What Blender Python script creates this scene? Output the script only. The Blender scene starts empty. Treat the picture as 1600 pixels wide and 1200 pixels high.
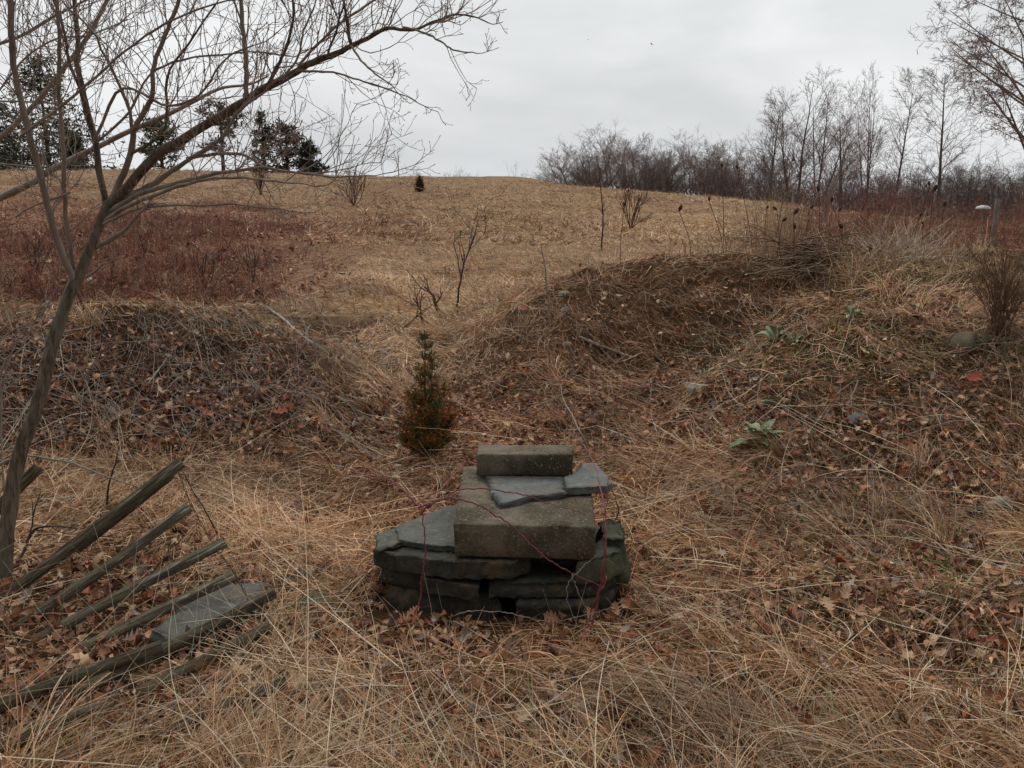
import bpy, math, random
import numpy as np
from mathutils import Vector

C = bpy.context.scene
COL = C.collection
F = 1445.0                       # focal length in pixels of a 1600 px wide frame
CAMZ = 1.6
PITCH = math.radians(12.3)
SP, CP = math.sin(PITCH), math.cos(PITCH)

# ------------------------------------------------------------------ camera, world, sun, exposure
cd = bpy.data.cameras.new('camera'); cam = bpy.data.objects.new('camera', cd); COL.objects.link(cam)
cam.location = (0, 0, CAMZ); cam.rotation_euler = (math.radians(90) - PITCH, 0, 0)
cd.sensor_width = 36; cd.lens = 36 * F / 1600; cd.clip_start = 0.05; cd.clip_end = 3000
C.camera = cam
W = bpy.data.worlds.new('World'); C.world = W; W.use_nodes = True
nt = W.node_tree; N = nt.nodes; N.clear()
def nn(tree, typ, **kw):
    n = tree.nodes.new(typ)
    for k, v in kw.items(): setattr(n, k, v)
    return n
out = nn(nt, 'ShaderNodeOutputWorld'); bg = nn(nt, 'ShaderNodeBackground'); bg.inputs[1].default_value = 0.1
sky = nn(nt, 'ShaderNodeTexSky', sky_type='NISHITA', sun_disc=False)
sky.sun_elevation = math.radians(60); sky.sun_rotation = math.radians(-15); sky.air_density = 1.5; sky.dust_density = 6
tc = nn(nt, 'ShaderNodeTexCoord'); mp = nn(nt, 'ShaderNodeMapping'); mp.inputs['Scale'].default_value = (1, 1, 3.2)
no = nn(nt, 'ShaderNodeTexNoise'); no.inputs['Scale'].default_value = 2.3; no.inputs['Detail'].default_value = 5; no.inputs['Roughness'].default_value = .5; no.inputs['Distortion'].default_value = .3
cr = nn(nt, 'ShaderNodeValToRGB'); e = cr.color_ramp.elements
e[0].position = .38; e[0].color = (.675, .695, .715, 1); e[1].position = .60; e[1].color = (.88, .895, .91, 1)
sx = nn(nt, 'ShaderNodeSeparateXYZ'); mr = nn(nt, 'ShaderNodeMapRange')
mr.inputs[1].default_value = .25; mr.inputs[2].default_value = 1; mr.inputs[3].default_value = 10.4; mr.inputs[4].default_value = 22.0
ml = nn(nt, 'ShaderNodeVectorMath', operation='SCALE'); mx = nn(nt, 'ShaderNodeMix', data_type='RGBA'); mx.inputs[0].default_value = .93
L = nt.links.new
L(tc.outputs['Generated'], mp.inputs[0]); L(mp.outputs[0], no.inputs['Vector']); L(no.outputs[0], cr.inputs[0])
L(tc.outputs['Generated'], sx.inputs[0]); L(sx.outputs[2], mr.inputs[0]); L(cr.outputs[0], ml.inputs[0])
mb = nn(nt, 'ShaderNodeMapRange'); mb.inputs[1].default_value = -.55; mb.inputs[2].default_value = .3; mb.inputs[3].default_value = .28; mb.inputs[4].default_value = 1.0   # dimming added to the unseen sky behind the camera, keeps front faces dark
mm = nn(nt, 'ShaderNodeMath', operation='MULTIPLY'); L(sx.outputs[1], mb.inputs[0]); L(mr.outputs[0], mm.inputs[0]); L(mb.outputs[0], mm.inputs[1]); L(mm.outputs[0], ml.inputs[3])
L(sky.outputs[0], mx.inputs[6]); L(ml.outputs[0], mx.inputs[7]); L(mx.outputs[2], bg.inputs[0]); L(bg.outputs[0], out.inputs[0])
sd = bpy.data.lights.new('sun', 'SUN'); sd.energy = .8; sd.angle = math.radians(35); sd.color = (1, .97, .93)
so = bpy.data.objects.new('sun', sd); COL.objects.link(so)
so.rotation_euler = (math.radians(-30), 0, math.radians(15))   # high behind the field, shining towards the camera
C.view_settings.view_transform = 'Standard'; C.view_settings.look = 'None'; C.view_settings.gamma = 1; C.view_settings.exposure = 0.0
C.render.engine = 'CYCLES'

# ------------------------------------------------------------------ pixel helpers
def elev(py):
    v = (600 - py) / F
    return (-SP + v * CP) / (CP + v * SP)
def at(px, py, Y):
    u = (px - 800) / F; v = (600 - py) / F; dy = CP + v * SP
    return np.array((u / dy * Y, Y, CAMZ + (-SP + v * CP) / dy * Y))
def atz(px, py, z):
    return at(px, py, (z - CAMZ) / elev(py))
def project(x, y, z):
    zc = y * CP - (z - CAMZ) * SP; yc = y * SP + (z - CAMZ) * CP
    zc = np.maximum(zc, .1)
    return 800 + F * x / zc, 600 - F * yc / zc

# ------------------------------------------------------------------ noise
def _h(ix, iy, s):
    n = (ix * 374761393 + iy * 668265263 + s * 1274126177) & 0xffffffff
    n = ((n ^ (n >> 13)) * 1274126177) & 0xffffffff
    return ((n ^ (n >> 16)) & 0xffff) / 65535.0
def vnoise(x, y, s=0):
    xi = np.floor(x).astype(np.int64); yi = np.floor(y).astype(np.int64); fx = x - xi; fy = y - yi
    fx = fx * fx * (3 - 2 * fx); fy = fy * fy * (3 - 2 * fy)
    a = _h(xi, yi, s); b = _h(xi + 1, yi, s); c = _h(xi, yi + 1, s); d = _h(xi + 1, yi + 1, s)
    return (a + (b - a) * fx) * (1 - fy) + (c + (d - c) * fx) * fy - .5
def fbm(x, y, s=0, o=4, g=.5):
    r = 0; a = 1
    for i in range(o):
        r = r + a * vnoise(x * 2 ** i, y * 2 ** i, s + i); a *= g
    return r

# ------------------------------------------------------------------ terrain: profiles along rays, p = seen pixel row, z = metres
FAR_L = [(65, 'z', 2.0), (100, 'z', -1), (400, 'z', -32)]
FAR_R = [(70, 'z', -1.2), (100, 'z', -3), (400, 'z', -32)]
P_ = 'p'
LB = [(8,'z',.22),(9.2,'z',.16),(10.4,P_,478),(13,P_,440),(17,P_,400)]
cols = {
 -500: [(5.0,'z',0),(5.45,P_,650),(5.95,P_,565),(6.5,P_,490)]+LB+[(23,P_,362),(30,P_,330),(50,P_,262)]+FAR_L,
 0:    [(5.0,'z',0),(5.45,P_,650),(5.95,P_,565),(6.5,P_,488)]+LB+[(23,P_,362),(30,P_,330),(50,P_,265)]+FAR_L,
 250:  [(5.0,'z',0),(5.45,P_,650),(5.95,P_,560),(6.5,P_,486)]+LB+[(23,P_,362),(30,P_,330),(50,P_,263)]+FAR_L,
 400:  [(5.1,'z',0),(5.55,P_,645),(6.0,P_,555),(6.5,P_,484)]+LB+[(30,P_,330),(50,P_,269)]+FAR_L,
 500:  [(5.2,'z',0),(5.7,P_,640),(6.15,P_,575),(6.6,P_,520),(7.6,'z',.22),(9.5,'z',.14),(12,P_,460),(17,P_,405),(30,P_,335),(50,P_,274)]+FAR_L,
 580:  [(5.5,'z',0),(6.0,P_,645),(6.5,P_,572),(7.4,'z',.12),(9,P_,522),(12,P_,460),(17,P_,405),(30,P_,336),(50,P_,279)]+FAR_L,
 650:  [(5.6,'z',0),(7,'z',-.02),(8.5,'z',.0),(10,'z',.06),(13,P_,450),(18,P_,400),(30,P_,338),(50,P_,283)]+FAR_L,
 720:  [(5.6,'z',0),(7,'z',-.02),(8.5,'z',.0),(10,'z',.06),(13,P_,450),(18,P_,400),(30,P_,338),(50,P_,286)]+FAR_L,
 780:  [(5.6,'z',0),(6.5,'z',.0),(7.5,P_,568),(8.2,P_,500),(8.7,P_,474),(9.8,'z',.15),(13,P_,450),(18,P_,400),(30,P_,338),(50,P_,288)]+FAR_L,
 840:  [(5.6,'z',0),(6.4,P_,628),(7.2,P_,555),(7.9,P_,490),(8.6,P_,444),(9.2,P_,434),(10.6,'z',.25),(14,'z',.15),(18,P_,398),(30,P_,340),(50,P_,290)]+FAR_L,
 900:  [(5.5,'z',0),(6.4,P_,630),(7.3,P_,565),(8.0,P_,500),(8.7,P_,440),(9.3,P_,412),(10.8,'z',.4),(14,'z',.15),(19,P_,388),(30,P_,342),(48,P_,292),(60,'z',1.2),(100,'z',-3),(400,'z',-32)],
 1000: [(5.2,'z',0),(6.3,P_,640),(7.4,P_,585),(8.1,P_,520),(8.8,P_,450),(9.5,P_,400),(11,'z',.5),(14,'z',.15),(19,P_,388),(30,P_,345),(48,P_,297),(60,'z',.9),(100,'z',-3),(400,'z',-32)],
 1100: [(4.9,'z',0),(5.5,P_,675),(6.1,P_,605),(6.5,P_,598),(7.5,'z',.02),(8.2,P_,520),(8.9,P_,450),(9.5,P_,399),(11,'z',.5),(14,'z',.15),(19,P_,388),(30,P_,350),(45,P_,304),(58,'z',.4),(100,'z',-3),(400,'z',-32)],
 1200: [(4.5,'z',0),(5.1,P_,690),(5.6,P_,615),(6.2,P_,535),(6.5,P_,525),(7.5,'z',.18),(8.3,P_,500),(9.0,P_,440),(9.6,P_,399),(11,'z',.5),(14,'z',.15),(19,P_,395),(28,P_,360),(42,P_,315),(55,'z',.2),(100,'z',-3),(400,'z',-32)],
 1350: [(4.3,'z',0),(4.9,P_,700),(5.4,P_,610),(6,P_,520),(6.4,P_,495),(7.3,'z',.45),(8.3,P_,452),(9.4,P_,399),(11,'z',.5),(15,'z',.15),(22,P_,375),(34,P_,338),(50,'z',-.2)]+FAR_R,
 1500: [(4.2,'z',0),(4.8,P_,700),(5.3,P_,615),(5.9,P_,530),(6.3,P_,508),(7.2,'z',.5),(8.0,P_,455),(9.2,P_,401),(11,'z',.4),(15,'z',.1),(30,'z',0),(50,'z',-.4)]+FAR_R,
 1650: [(4.1,'z',0),(4.8,P_,700),(5.3,P_,605),(5.9,P_,520),(6.3,P_,500),(7.2,'z',.5),(8.0,P_,450),(9.2,P_,401),(11,'z',.4),(15,'z',.1),(30,'z',0),(50,'z',-.5)]+FAR_R,
 2200: [(4.1,'z',0),(4.8,P_,700),(5.3,P_,605),(5.9,P_,520),(6.3,P_,500),(7.2,'z',.5),(8.0,P_,450),(9.2,P_,401),(11,'z',.4),(15,'z',.1),(30,'z',0),(50,'z',-.5)]+FAR_R,
}
T0, T1, NT = -1.3, 1.3, 521
G0, G1, NG = math.log(1.5), math.log(400), 701
ts = np.linspace(T0, T1, NT); gs = np.linspace(G0, G1, NG); Ys = np.exp(gs)
ck = sorted(cols); ctab = []
for c in ck:
    pr = cols[c]; yy = [1.0]; zz = [0.0]
    for (Y, k, v) in pr:
        yy.append(Y); zz.append(v if k == 'z' else CAMZ + Y * elev(v))
    ctab.append(np.interp(gs, np.log(yy), zz))
ctab = np.array(ctab); tk = np.array([(c - 800) / F / .975 for c in ck])
HT = np.array([np.interp(ts, tk, ctab[:, j]) for j in range(NG)]).T      # (NT, NG)
def blur(a, ax, s):
    k = np.exp(-.5 * (np.arange(-3 * s, 3 * s + 1) / s) ** 2); k /= k.sum(); p = 3 * s
    pad = [(0, 0), (0, 0)]; pad[ax] = (p, p)
    b = np.pad(a, pad, mode='edge')
    return np.apply_along_axis(lambda r: np.convolve(r, k, 'valid'), ax, b)
HT = blur(blur(HT, 0, 4), 1, 3)
def Hs(x, y):
    x = np.asarray(x, float); y = np.asarray(y, float)
    yc = np.clip(y, 1.55, 395); a = (np.clip(x / yc, T0, T1 - 1e-6) - T0) / (T1 - T0) * (NT - 1); b = (np.log(yc) - G0) / (G1 - G0) * (NG - 1)
    i = np.minimum(a.astype(int), NT - 2); j = np.minimum(b.astype(int), NG - 2); fa = a - i; fb = b - j
    return (HT[i, j] * (1 - fa) + HT[i + 1, j] * fa) * (1 - fb) + (HT[i, j + 1] * (1 - fa) + HT[i + 1, j + 1] * fa) * fb
def H(x, y):
    x = np.asarray(x, float); y = np.asarray(y, float)
    z = Hs(x, y) - np.maximum(y - 400, 0) * .085
    w = np.clip((y - 4.3) / 1.5, 0.25, 1); far = np.clip((y - 12) / 8, 0, 1)
    rough = 1 + .7 * np.clip((y - 5.2) / .6, 0, 1) * (1 - np.clip(1 - np.abs(x / np.maximum(y, 1) + .07) / .09, 0, 1))
    lump = fbm(x * 1.1, y * 1.1, 3) * .10 * w * (1 - far) * rough + fbm(x * 4, y * 4, 9) * .05 * w * (1 - far) * rough
    lump = lump + far * (fbm(x * .16, y * .16, 5) * .14 + fbm(x * 1.3, y * 1.3, 6) * .05)
    pile = np.exp(-((x + .02) ** 2 / .5 + (y - 3.5) ** 2 / .5))       # level under the stone pile
    return z + lump * (1 - pile)
def gp(px, py):                                                      # ground point seen at a pixel
    Y = np.exp(np.linspace(math.log(2), math.log(80), 1600)); u = (px - 800) / F; v = (600 - py) / F; dy = CP + v * SP
    X = u / dy * Y; Z = CAMZ + elev(py) * Y; g = H(X, Y); k = np.nonzero(Z <= g)[0]
    k = k[0] if len(k) else 1200
    return np.array((X[k], Y[k], g[k]))

# ------------------------------------------------------------------ what grows where
PAL = np.array([(.48,.320,.180),(.63,.475,.310),(.375,.200,.095),(.200,.098,.055),(.215,.066,.045),(.28,.215,.165),(.15,.175,.06),(.075,.045,.032)])
PAL = PAL * np.array([1.03, .965, .93])   # tan pale orange brown red grey green dark
def zones(x, y, z=None):
    """straw density, leaf density, palette weights, blade length"""
    if z is None: z = H(x, y)
    px, py = project(x, y, z)
    wx = px + 90 * fbm(x * .9, y * .9, 21); wy = py + 45 * fbm(x * .9 + 7, y * .9, 22)
    n = len(x)
    A = np.zeros((n, 11)); A[:] = [.95, .5, .40, .17, .26, .10, 0, .03, .03, .0, .25]
    def put(m, vals): A[:] = A * (1 - m[:, None]) + np.array(vals)[None] * m[:, None]
    def blob(cx, cy, rx, ry, vals, soft=.45, k=1):
        d = np.sqrt(((wx - cx) / rx) ** 2 + ((wy - cy) / ry) ** 2)
        m = np.clip((1 + soft - d) / (2 * soft), 0, 1); m = m * m * (3 - 2 * m) * k; put(m, vals)
    #             D   leaf  tan  pale oran brwn red  grey gren dark  len
    blob(800, 700, 900, 130, [.8, .45, .26, .10, .30, .20, .02, .06, .02, .02, .18])
    blob(330, 815, 420, 85,  [1.3, .06, .44, .26, .22, .04, 0, .04, .01, 0, .20])
    blob(200, 610, 480, 105, [.34, .95, .12, .05, .14, .40, .05, .22, .01, .05, .20])
    blob(250, 495, 480, 22,  [.8, .10, .30, .12, .08, .16, 0, .20, .14, 0, .14])
    blob(560, 560, 90, 60,   [.8, .20, .10, .04, .14, .42, .04, .24, 0, .03, .20])
    blob(120, 722, 190, 22,  [.5, .5, .1, 0, .5, .34, .03, 0, 0, .03, .16])
    blob(680, 550, 130, 80,  [1.4, .01, .46, .42, .12, .02, 0, .02, 0, 0, .20])
    blob(860, 655, 190, 70,  [.65, .6, .18, .06, .34, .30, .05, .06, 0, .03, .20])
    blob(1000, 500, 210, 95, [.9, .22, .14, .05, .42, .30, .02, .04, .02, .01, .18])
    blob(800, 500, 90, 60,   [1, .05, .30, .18, .30, .14, 0, .08, 0, 0, .2])
    blob(1390, 620, 330, 120,[.8, .5, .16, .05, .22, .34, .04, .08, .08, .04, .15])
    blob(1330, 560, 240, 45, [1., .22, .24, .07, .20, .22, .01, .08, .26, .0, .16])
    blob(1140, 790, 190, 80, [1.1, .25, .40, .14, .30, .12, 0, .02, .02, 0, .24])
    blob(1400, 800, 260, 60, [.9, .45, .32, .10, .30, .20, .01, .03, .04, 0, .22])
    blob(1430, 935, 250, 110, [.5, 1.2, .24, .10, .26, .20, .01, .04, .20, .02, .11])
    blob(640, 760, 150, 60,  [.9, .2, .36, .14, .34, .12, .02, .02, 0, 0, .2])
    blob(800, 1130, 200, 60, [.7, .9, .34, .12, .28, .16, .0, .02, .05, .0, .15])
    blob(770, 1010, 210, 32, [.5, .7, .2, .1, .36, .2, .02, .03, .05, .03, .14])
    blob(1440, 430, 330, 38, [1.1, .04, .36, .16, .20, .08, .0, .05, .20, 0, .22])
    blob(1100, 410, 250, 16, [1.0, .06, .26, .12, .30, .2, .02, .05, .05, 0, .2])
    blob(190, 985, 250, 150, [.22, .3, .34, .14, .28, .16, 0, .04, .02, .04, .12])
    far = np.clip((y - 9.9) / .8, 0, 1); put(far, [1, 0, .44, .20, .07, .12, .0, .17, .03, .03, .12])
    dk = far * np.clip(fbm(x * .35, y * .22, 91, 4) * 2.2 + .1, 0, .8); put(dk, [.9, 0, .28, .05, .14, .30, .03, .14, .06, .05, .11])
    def fblob(*a, **k):
        B = A.copy(); blob(*a, **k); A[:] = B + (A - B) * far[:, None]
    fblob(560, 345, 130, 42, [1, 0, .28, .08, .20, .22, .10, .10, 0, 0, .12], k=.75)
    fblob(860, 340, 190, 46, [1, 0, .46, .14, .16, .10, .0, .06, .08, 0, .12], k=.85)
    fblob(640, 490, 200, 70, [1.3, 0, .46, .44, .10, .0, 0, 0, 0, 0, .14])
    fblob(1080, 365, 90, 26, [1, 0, .45, .42, .12, 0, 0, 0, 0, 0, .12])
    fblob(150, 420, 330, 92, [.8, .35, .07, .02, .10, .26, .40, .10, 0, .08, .16])
    fblob(330, 360, 130, 40, [1, .2, .08, .02, .10, .28, .38, .14, 0, .05, .16])
    fblob(60, 335, 130, 40,  [1, .1, .22, .06, .15, .24, .24, .08, 0, .02, .14])
    fblob(1520, 370, 300, 40,[1, .1, .08, .02, .18, .28, .36, .06, 0, .04, .2])
    return A, px, py

# ------------------------------------------------------------------ object helpers
def link(o, parent=None):
    COL.objects.link(o)
    if parent is not None: o.parent = parent
    return o
def tag(o, label=None, cat=None, group=None, kind=None):
    if label: o['label'] = label
    if cat: o['category'] = cat
    if group: o['group'] = group
    if kind: o['kind'] = kind
    return o
def thing(name, loc, label, cat, group=None):
    o = bpy.data.objects.new(name, None); o.empty_display_size = .1; o.location = [float(v) for v in loc]; link(o)
    return tag(o, label, cat, group)
def mesh(name, V, faces, mat, parent=None, colors=None, smooth=False, origin=None):
    V = np.asarray(V, np.float32).reshape(-1, 3)
    if origin is not None: V = V - np.asarray(origin, np.float32)[None]
    me = bpy.data.meshes.new(name); me.vertices.add(len(V)); me.vertices.foreach_set('co', V.ravel())
    if not isinstance(faces, list): faces = [faces]
    lens = np.concatenate([np.full(len(f), f.shape[1], np.int32) for f in faces]); idx = np.concatenate([f.ravel() for f in faces]).astype(np.int32)
    me.loops.add(len(idx)); me.loops.foreach_set('vertex_index', idx); me.polygons.add(len(lens))
    me.polygons.foreach_set('loop_start', np.concatenate([[0], np.cumsum(lens)[:-1]]).astype(np.int32))
    me.polygons.foreach_set('loop_total', lens)
    if smooth: me.polygons.foreach_set('use_smooth', np.ones(len(lens), bool))
    if colors is not None:
        ca = me.color_attributes.new('tint', 'FLOAT_COLOR', 'POINT'); c4 = np.ones((len(V), 4), np.float32); c4[:, :3] = colors
        ca.data.foreach_set('color', c4.ravel())
    me.update(); me.validate(); me.materials.append(mat)
    o = bpy.data.objects.new(name, me); link(o, parent)
    if origin is not None and parent is None: o.location = [float(v) for v in origin]
    return o
def tubes(polys, sides=4):
    """polys: list of (points (n,3), radii (n)); returns verts, quads"""
    groups = {}
    for p, r in polys: groups.setdefault(len(p), []).append((p, r))
    VV, FF, off = [], [], 0
    for n, g in groups.items():
        P = np.array([a for a, b in g], float); R = np.array([b for a, b in g], float); m = len(g)
        T = np.gradient(P, axis=1) if n > 2 else np.repeat((P[:, 1:] - P[:, :1]), 2, axis=1)
        T /= np.linalg.norm(T, axis=2, keepdims=True) + 1e-9
        mean = P[:, -1] - P[:, 0]; ref = np.where((np.abs(mean[:, 2:3]) > .7 * np.linalg.norm(mean, axis=1, keepdims=True)), np.array([[1., .13, 0]]), np.array([[0, .11, 1.]]))
        S = np.cross(T, ref[:, None, :]); S /= np.linalg.norm(S, axis=2, keepdims=True) + 1e-9; B = np.cross(T, S)
        a = np.arange(sides) * 2 * np.pi / sides
        V = P[:, :, None] + R[:, :, None, None] * (S[:, :, None] * np.cos(a)[None, None, :, None] + B[:, :, None] * np.sin(a)[None, None, :, None])
        VV.append(V.reshape(-1, 3))
        i = np.arange(m)[:, None, None] * n * sides; j = np.arange(n - 1)[None, :, None] * sides; k = np.arange(sides)[None, None, :]; k2 = (k + 1) % sides
        q = np.stack([i + j + k, i + j + k2, i + j + sides + k2, i + j + sides + k], -1).reshape(-1, 4); FF.append(q + off); off += m * n * sides
    return np.concatenate(VV), np.concatenate(FF)
def tube_obj(name, polys, mat, parent=None, sides=4, colors=None, origin=None, smooth=True):
    V, Q = tubes(polys, sides)
    return mesh(name, V, Q, mat, parent, colors, smooth, origin)

# ------------------------------------------------------------------ materials
def mat(name, base=None, var=None, scale=8, rough=.85, bump=0, bscale=30, attr=False, spec=.15, stretch=None, speck=None, detail=6, var2=None, scale2=2):
    m = bpy.data.materials.new(name); m.use_nodes = True; t = m.node_tree; b = t.nodes['Principled BSDF']
    b.inputs['Roughness'].default_value = rough; b.inputs['Specular IOR Level'].default_value = spec
    tcx = nn(t, 'ShaderNodeTexCoord'); mpx = nn(t, 'ShaderNodeMapping')
    if stretch: mpx.inputs['Scale'].default_value = stretch
    t.links.new(tcx.outputs['Object'], mpx.inputs[0]); vec = mpx.outputs[0]
    def noise(s, d=detail):
        z = nn(t, 'ShaderNodeTexNoise'); z.inputs['Scale'].default_value = s; z.inputs['Detail'].default_value = d; z.inputs['Roughness'].default_value = .65; t.links.new(vec, z.inputs['Vector']); return z
    if attr:
        a = nn(t, 'ShaderNodeAttribute', attribute_name='tint'); col = a.outputs['Color']
    else:
        rgb = nn(t, 'ShaderNodeRGB'); rgb.outputs[0].default_value = (*base, 1); col = rgb.outputs[0]
    def mixin(col, c2, s, lo=.4, hi=.6, f=1):
        z = noise(s); r = nn(t, 'ShaderNodeMapRange'); r.inputs[1].default_value = lo; r.inputs[2].default_value = hi; r.inputs[4].default_value = f
        x = nn(t, 'ShaderNodeMix', data_type='RGBA'); x.inputs[7].default_value = (*c2, 1)
        t.links.new(z.outputs[0], r.inputs[0]); t.links.new(r.outputs[0], x.inputs[0]); t.links.new(col, x.inputs[6]); return x.outputs[2]
    if var: col = mixin(col, var, scale)
    if var2: col = mixin(col, var2, scale2, .5, .62, .85)
    if speck: col = mixin(col, speck[0], speck[1], speck[2], speck[2] + .05, 1)
    t.links.new(col, b.inputs['Base Color'])
    if bump:
        z = noise(bscale, 8); bp = nn(t, 'ShaderNodeBump'); bp.inputs['Strength'].default_value = 1; bp.inputs['Distance'].default_value = bump
        t.links.new(z.outputs[0], bp.inputs['Height']); t.links.new(bp.outputs[0], b.inputs['Normal'])
    return m
M_straw = mat('dry_straw', attr=True, rough=.65, spec=.2)
M_leaf = mat('dead_leaf', attr=True, rough=.7, spec=.25)
M_ground = bpy.data.materials.new('ground_soil'); M_ground.use_nodes = True
t = M_ground.node_tree; b = t.nodes['Principled BSDF']; b.inputs['Roughness'].default_value = .95; b.inputs['Specular IOR Level'].default_value = .05
a = nn(t, 'ShaderNodeAttribute', attribute_name='tint'); tcx = nn(t, 'ShaderNodeTexCoord')
n1 = nn(t, 'ShaderNodeTexNoise'); n1.inputs['Scale'].default_value = 14; n1.inputs['Detail'].default_value = 9; n1.inputs['Roughness'].default_value = .75
n2 = nn(t, 'ShaderNodeTexNoise'); n2.inputs['Scale'].default_value = 2.2; n2.inputs['Detail'].default_value = 9; n2.inputs['Roughness'].default_value = .7
t.links.new(tcx.outputs['Object'], n1.inputs['Vector']); t.links.new(tcx.outputs['Object'], n2.inputs['Vector'])
r1 = nn(t, 'ShaderNodeMapRange'); r1.inputs[1].default_value = .3; r1.inputs[2].default_value = .7; r1.inputs[3].default_value = .45; r1.inputs[4].default_value = 1.5
r2 = nn(t, 'ShaderNodeMapRange'); r2.inputs[1].default_value = .3; r2.inputs[2].default_value = .7; r2.inputs[3].default_value = .7; r2.inputs[4].default_value = 1.3
t.links.new(n1.outputs[0], r1.inputs[0]); t.links.new(n2.outputs[0], r2.inputs[0])
v1 = nn(t, 'ShaderNodeVectorMath', operation='SCALE'); v2 = nn(t, 'ShaderNodeVectorMath', operation='SCALE')
t.links.new(a.outputs['Color'], v1.inputs[0]); t.links.new(r1.outputs[0], v1.inputs[3]); t.links.new(v1.outputs[0], v2.inputs[0]); t.links.new(r2.outputs[0], v2.inputs[3])
t.links.new(v2.outputs[0], b.inputs['Base Color'])
bp = nn(t, 'ShaderNodeBump'); bp.inputs['Distance'].default_value = .03; t.links.new(n1.outputs[0], bp.inputs['Height']); t.links.new(bp.outputs[0], b.inputs['Normal'])

# ------------------------------------------------------------------ ground sheet
rows = np.concatenate([[-400, -80, -20, -6, -2, 0, .7, 1.2], np.exp(np.linspace(math.log(1.6), math.log(14), 520)), np.exp(np.linspace(math.log(14.1), math.log(70), 200)), [75, 82, 92, 105, 130, 170, 230, 300, 420, 900, 2000]])
ss = np.concatenate([[-30, -8, -3, -1.8, -1.3], np.linspace(-1, 1, 520), [1.3, 1.8, 3, 8, 30]])
wid = .72 * np.maximum(np.abs(rows), 2.5)
X = wid[:, None] * ss[None]; Y = np.repeat(rows[:, None], len(ss), 1)
Z = H(X.ravel(), Y.ravel()); GA, _, _ = zones(X.ravel(), Y.ravel(), Z)
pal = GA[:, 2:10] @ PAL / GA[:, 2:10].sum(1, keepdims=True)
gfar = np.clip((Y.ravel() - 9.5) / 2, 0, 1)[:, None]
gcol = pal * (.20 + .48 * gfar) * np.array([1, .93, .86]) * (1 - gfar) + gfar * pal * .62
nr, nc = X.shape; i = (np.arange(nr - 1)[:, None] * nc + np.arange(nc - 1)[None]).ravel()
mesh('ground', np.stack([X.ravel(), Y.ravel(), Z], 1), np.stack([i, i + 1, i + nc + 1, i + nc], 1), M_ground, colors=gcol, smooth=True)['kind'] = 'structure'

# ------------------------------------------------------------------ straw and leaves
def in_pile(x, y, m=0.0):
    # plan footprint of the stone pile
    return (x > -.52 - m) & (x < .42 + m) & (y > 3.14 - m) & (y < 4.0 + m)
def sample(n, y0, y1, rng, pw=1.5, tm=.66):
    u = rng.random(n); q = 1 - pw
    y = (y0 ** q + u * (y1 ** q - y0 ** q)) ** (1 / q); t = rng.uniform(-tm, tm, n)
    return t * y, y
def pick(A, rng):
    w = A[:, 2:10]; c = np.cumsum(w, 1); c /= c[:, -1:]; k = (rng.random(len(A))[:, None] > c).sum(1)
    col = PAL[np.minimum(k, 7)]; return col * rng.uniform(.72, 1.28, (len(A), 1)), k
def ribbons(x, y, lift, az, el, curl, bend, Ln, Wd, rng, seg=4, conform=1.0):
    n = len(x); z0 = H(x, y); P = [np.stack([x, y, z0 + lift], 1)]; cur = P[0].copy()
    for k in range(seg):
        s = (k + .5) / seg; aa = az + bend * s; ee = el - curl * s; st = Ln / seg
        cur = cur + np.stack([np.cos(aa) * np.cos(ee) * st, np.sin(aa) * np.cos(ee) * st, np.sin(ee) * st], 1); P.append(cur.copy())
    P = np.stack(P, 1)
    hz = H(P[:, :, 0].ravel(), P[:, :, 1].ravel()).reshape(n, -1)
    P[:, :, 2] += conform * (hz - z0[:, None]); P[:, :, 2] = np.maximum(P[:, :, 2], hz + .004)
    roll = rng.uniform(-1.2, 1.2, n); side = np.stack([-np.sin(az) * np.cos(roll), np.cos(az) * np.cos(roll), np.sin(roll)], 1)
    w = Wd[:, None] * np.linspace(1, .35, seg + 1)[None] * .5
    a = P - side[:, None] * w[:, :, None]; b = P + side[:, None] * w[:, :, None]
    V = np.stack([a, b], 2).reshape(-1, 3); m = 2 * (seg + 1)
    i = np.arange(n)[:, None] * m + np.arange(seg)[None] * 2; i = i.ravel()
    return V, np.stack([i, i + 1, i + 3, i + 2], 1), m, P
def tilt_field(x, y):
    return 6.5 * fbm(x * .55, y * .55, 41, 2) + 2.6
acc = []
def add_ribbons(x, y, A, rng, Ln, Wd, el, curl, lift, seg=4, col=None, conform=1, spread=.7, az=None):
    if az is None: az = tilt_field(x, y) + rng.normal(0, spread, len(x)) + (rng.random(len(x)) < .3) * rng.uniform(0, 6.28, len(x))
    c = pick(A, rng)[0] if col is None else col
    c = c * (.98 + .75 * fbm(x * 1.7, y * 1.7, 71, 3))[:, None]
    V, Q, m, P = ribbons(x, y, lift, az, el, curl, rng.normal(0, .5, len(x)), Ln, Wd, rng, seg, conform)
    bad = in_pile(P[:, :, 0], P[:, :, 1]).any(1) | ((np.abs(P[:, -1, 0]) < .5) & (np.abs(P[:, -1, 1] - 2.95) < .25) & (P[:, -1, 2] > .10))
    keep = ~bad; V = V.reshape(len(x), m, 3)[keep]; n = keep.sum(); i = (np.arange(n)[:, None] * m + np.arange(seg)[None] * 2).ravel()
    Q = np.stack([i, i + 1, i + 3, i + 2], 1); acc.append((V.reshape(-1, 3), Q, np.repeat(c[keep], m, 0)))
def flush(name, mat_, **kw):
    global acc
    V, Q, K, off = [], [], [], 0
    for v, q, k in acc: V.append(v); Q.append(q + off); K.append(k); off += len(v)
    acc = []; return mesh(name, np.concatenate(V), np.concatenate(Q), mat_, colors=np.concatenate(K), **kw)
rng = np.random.default_rng(5)
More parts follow.
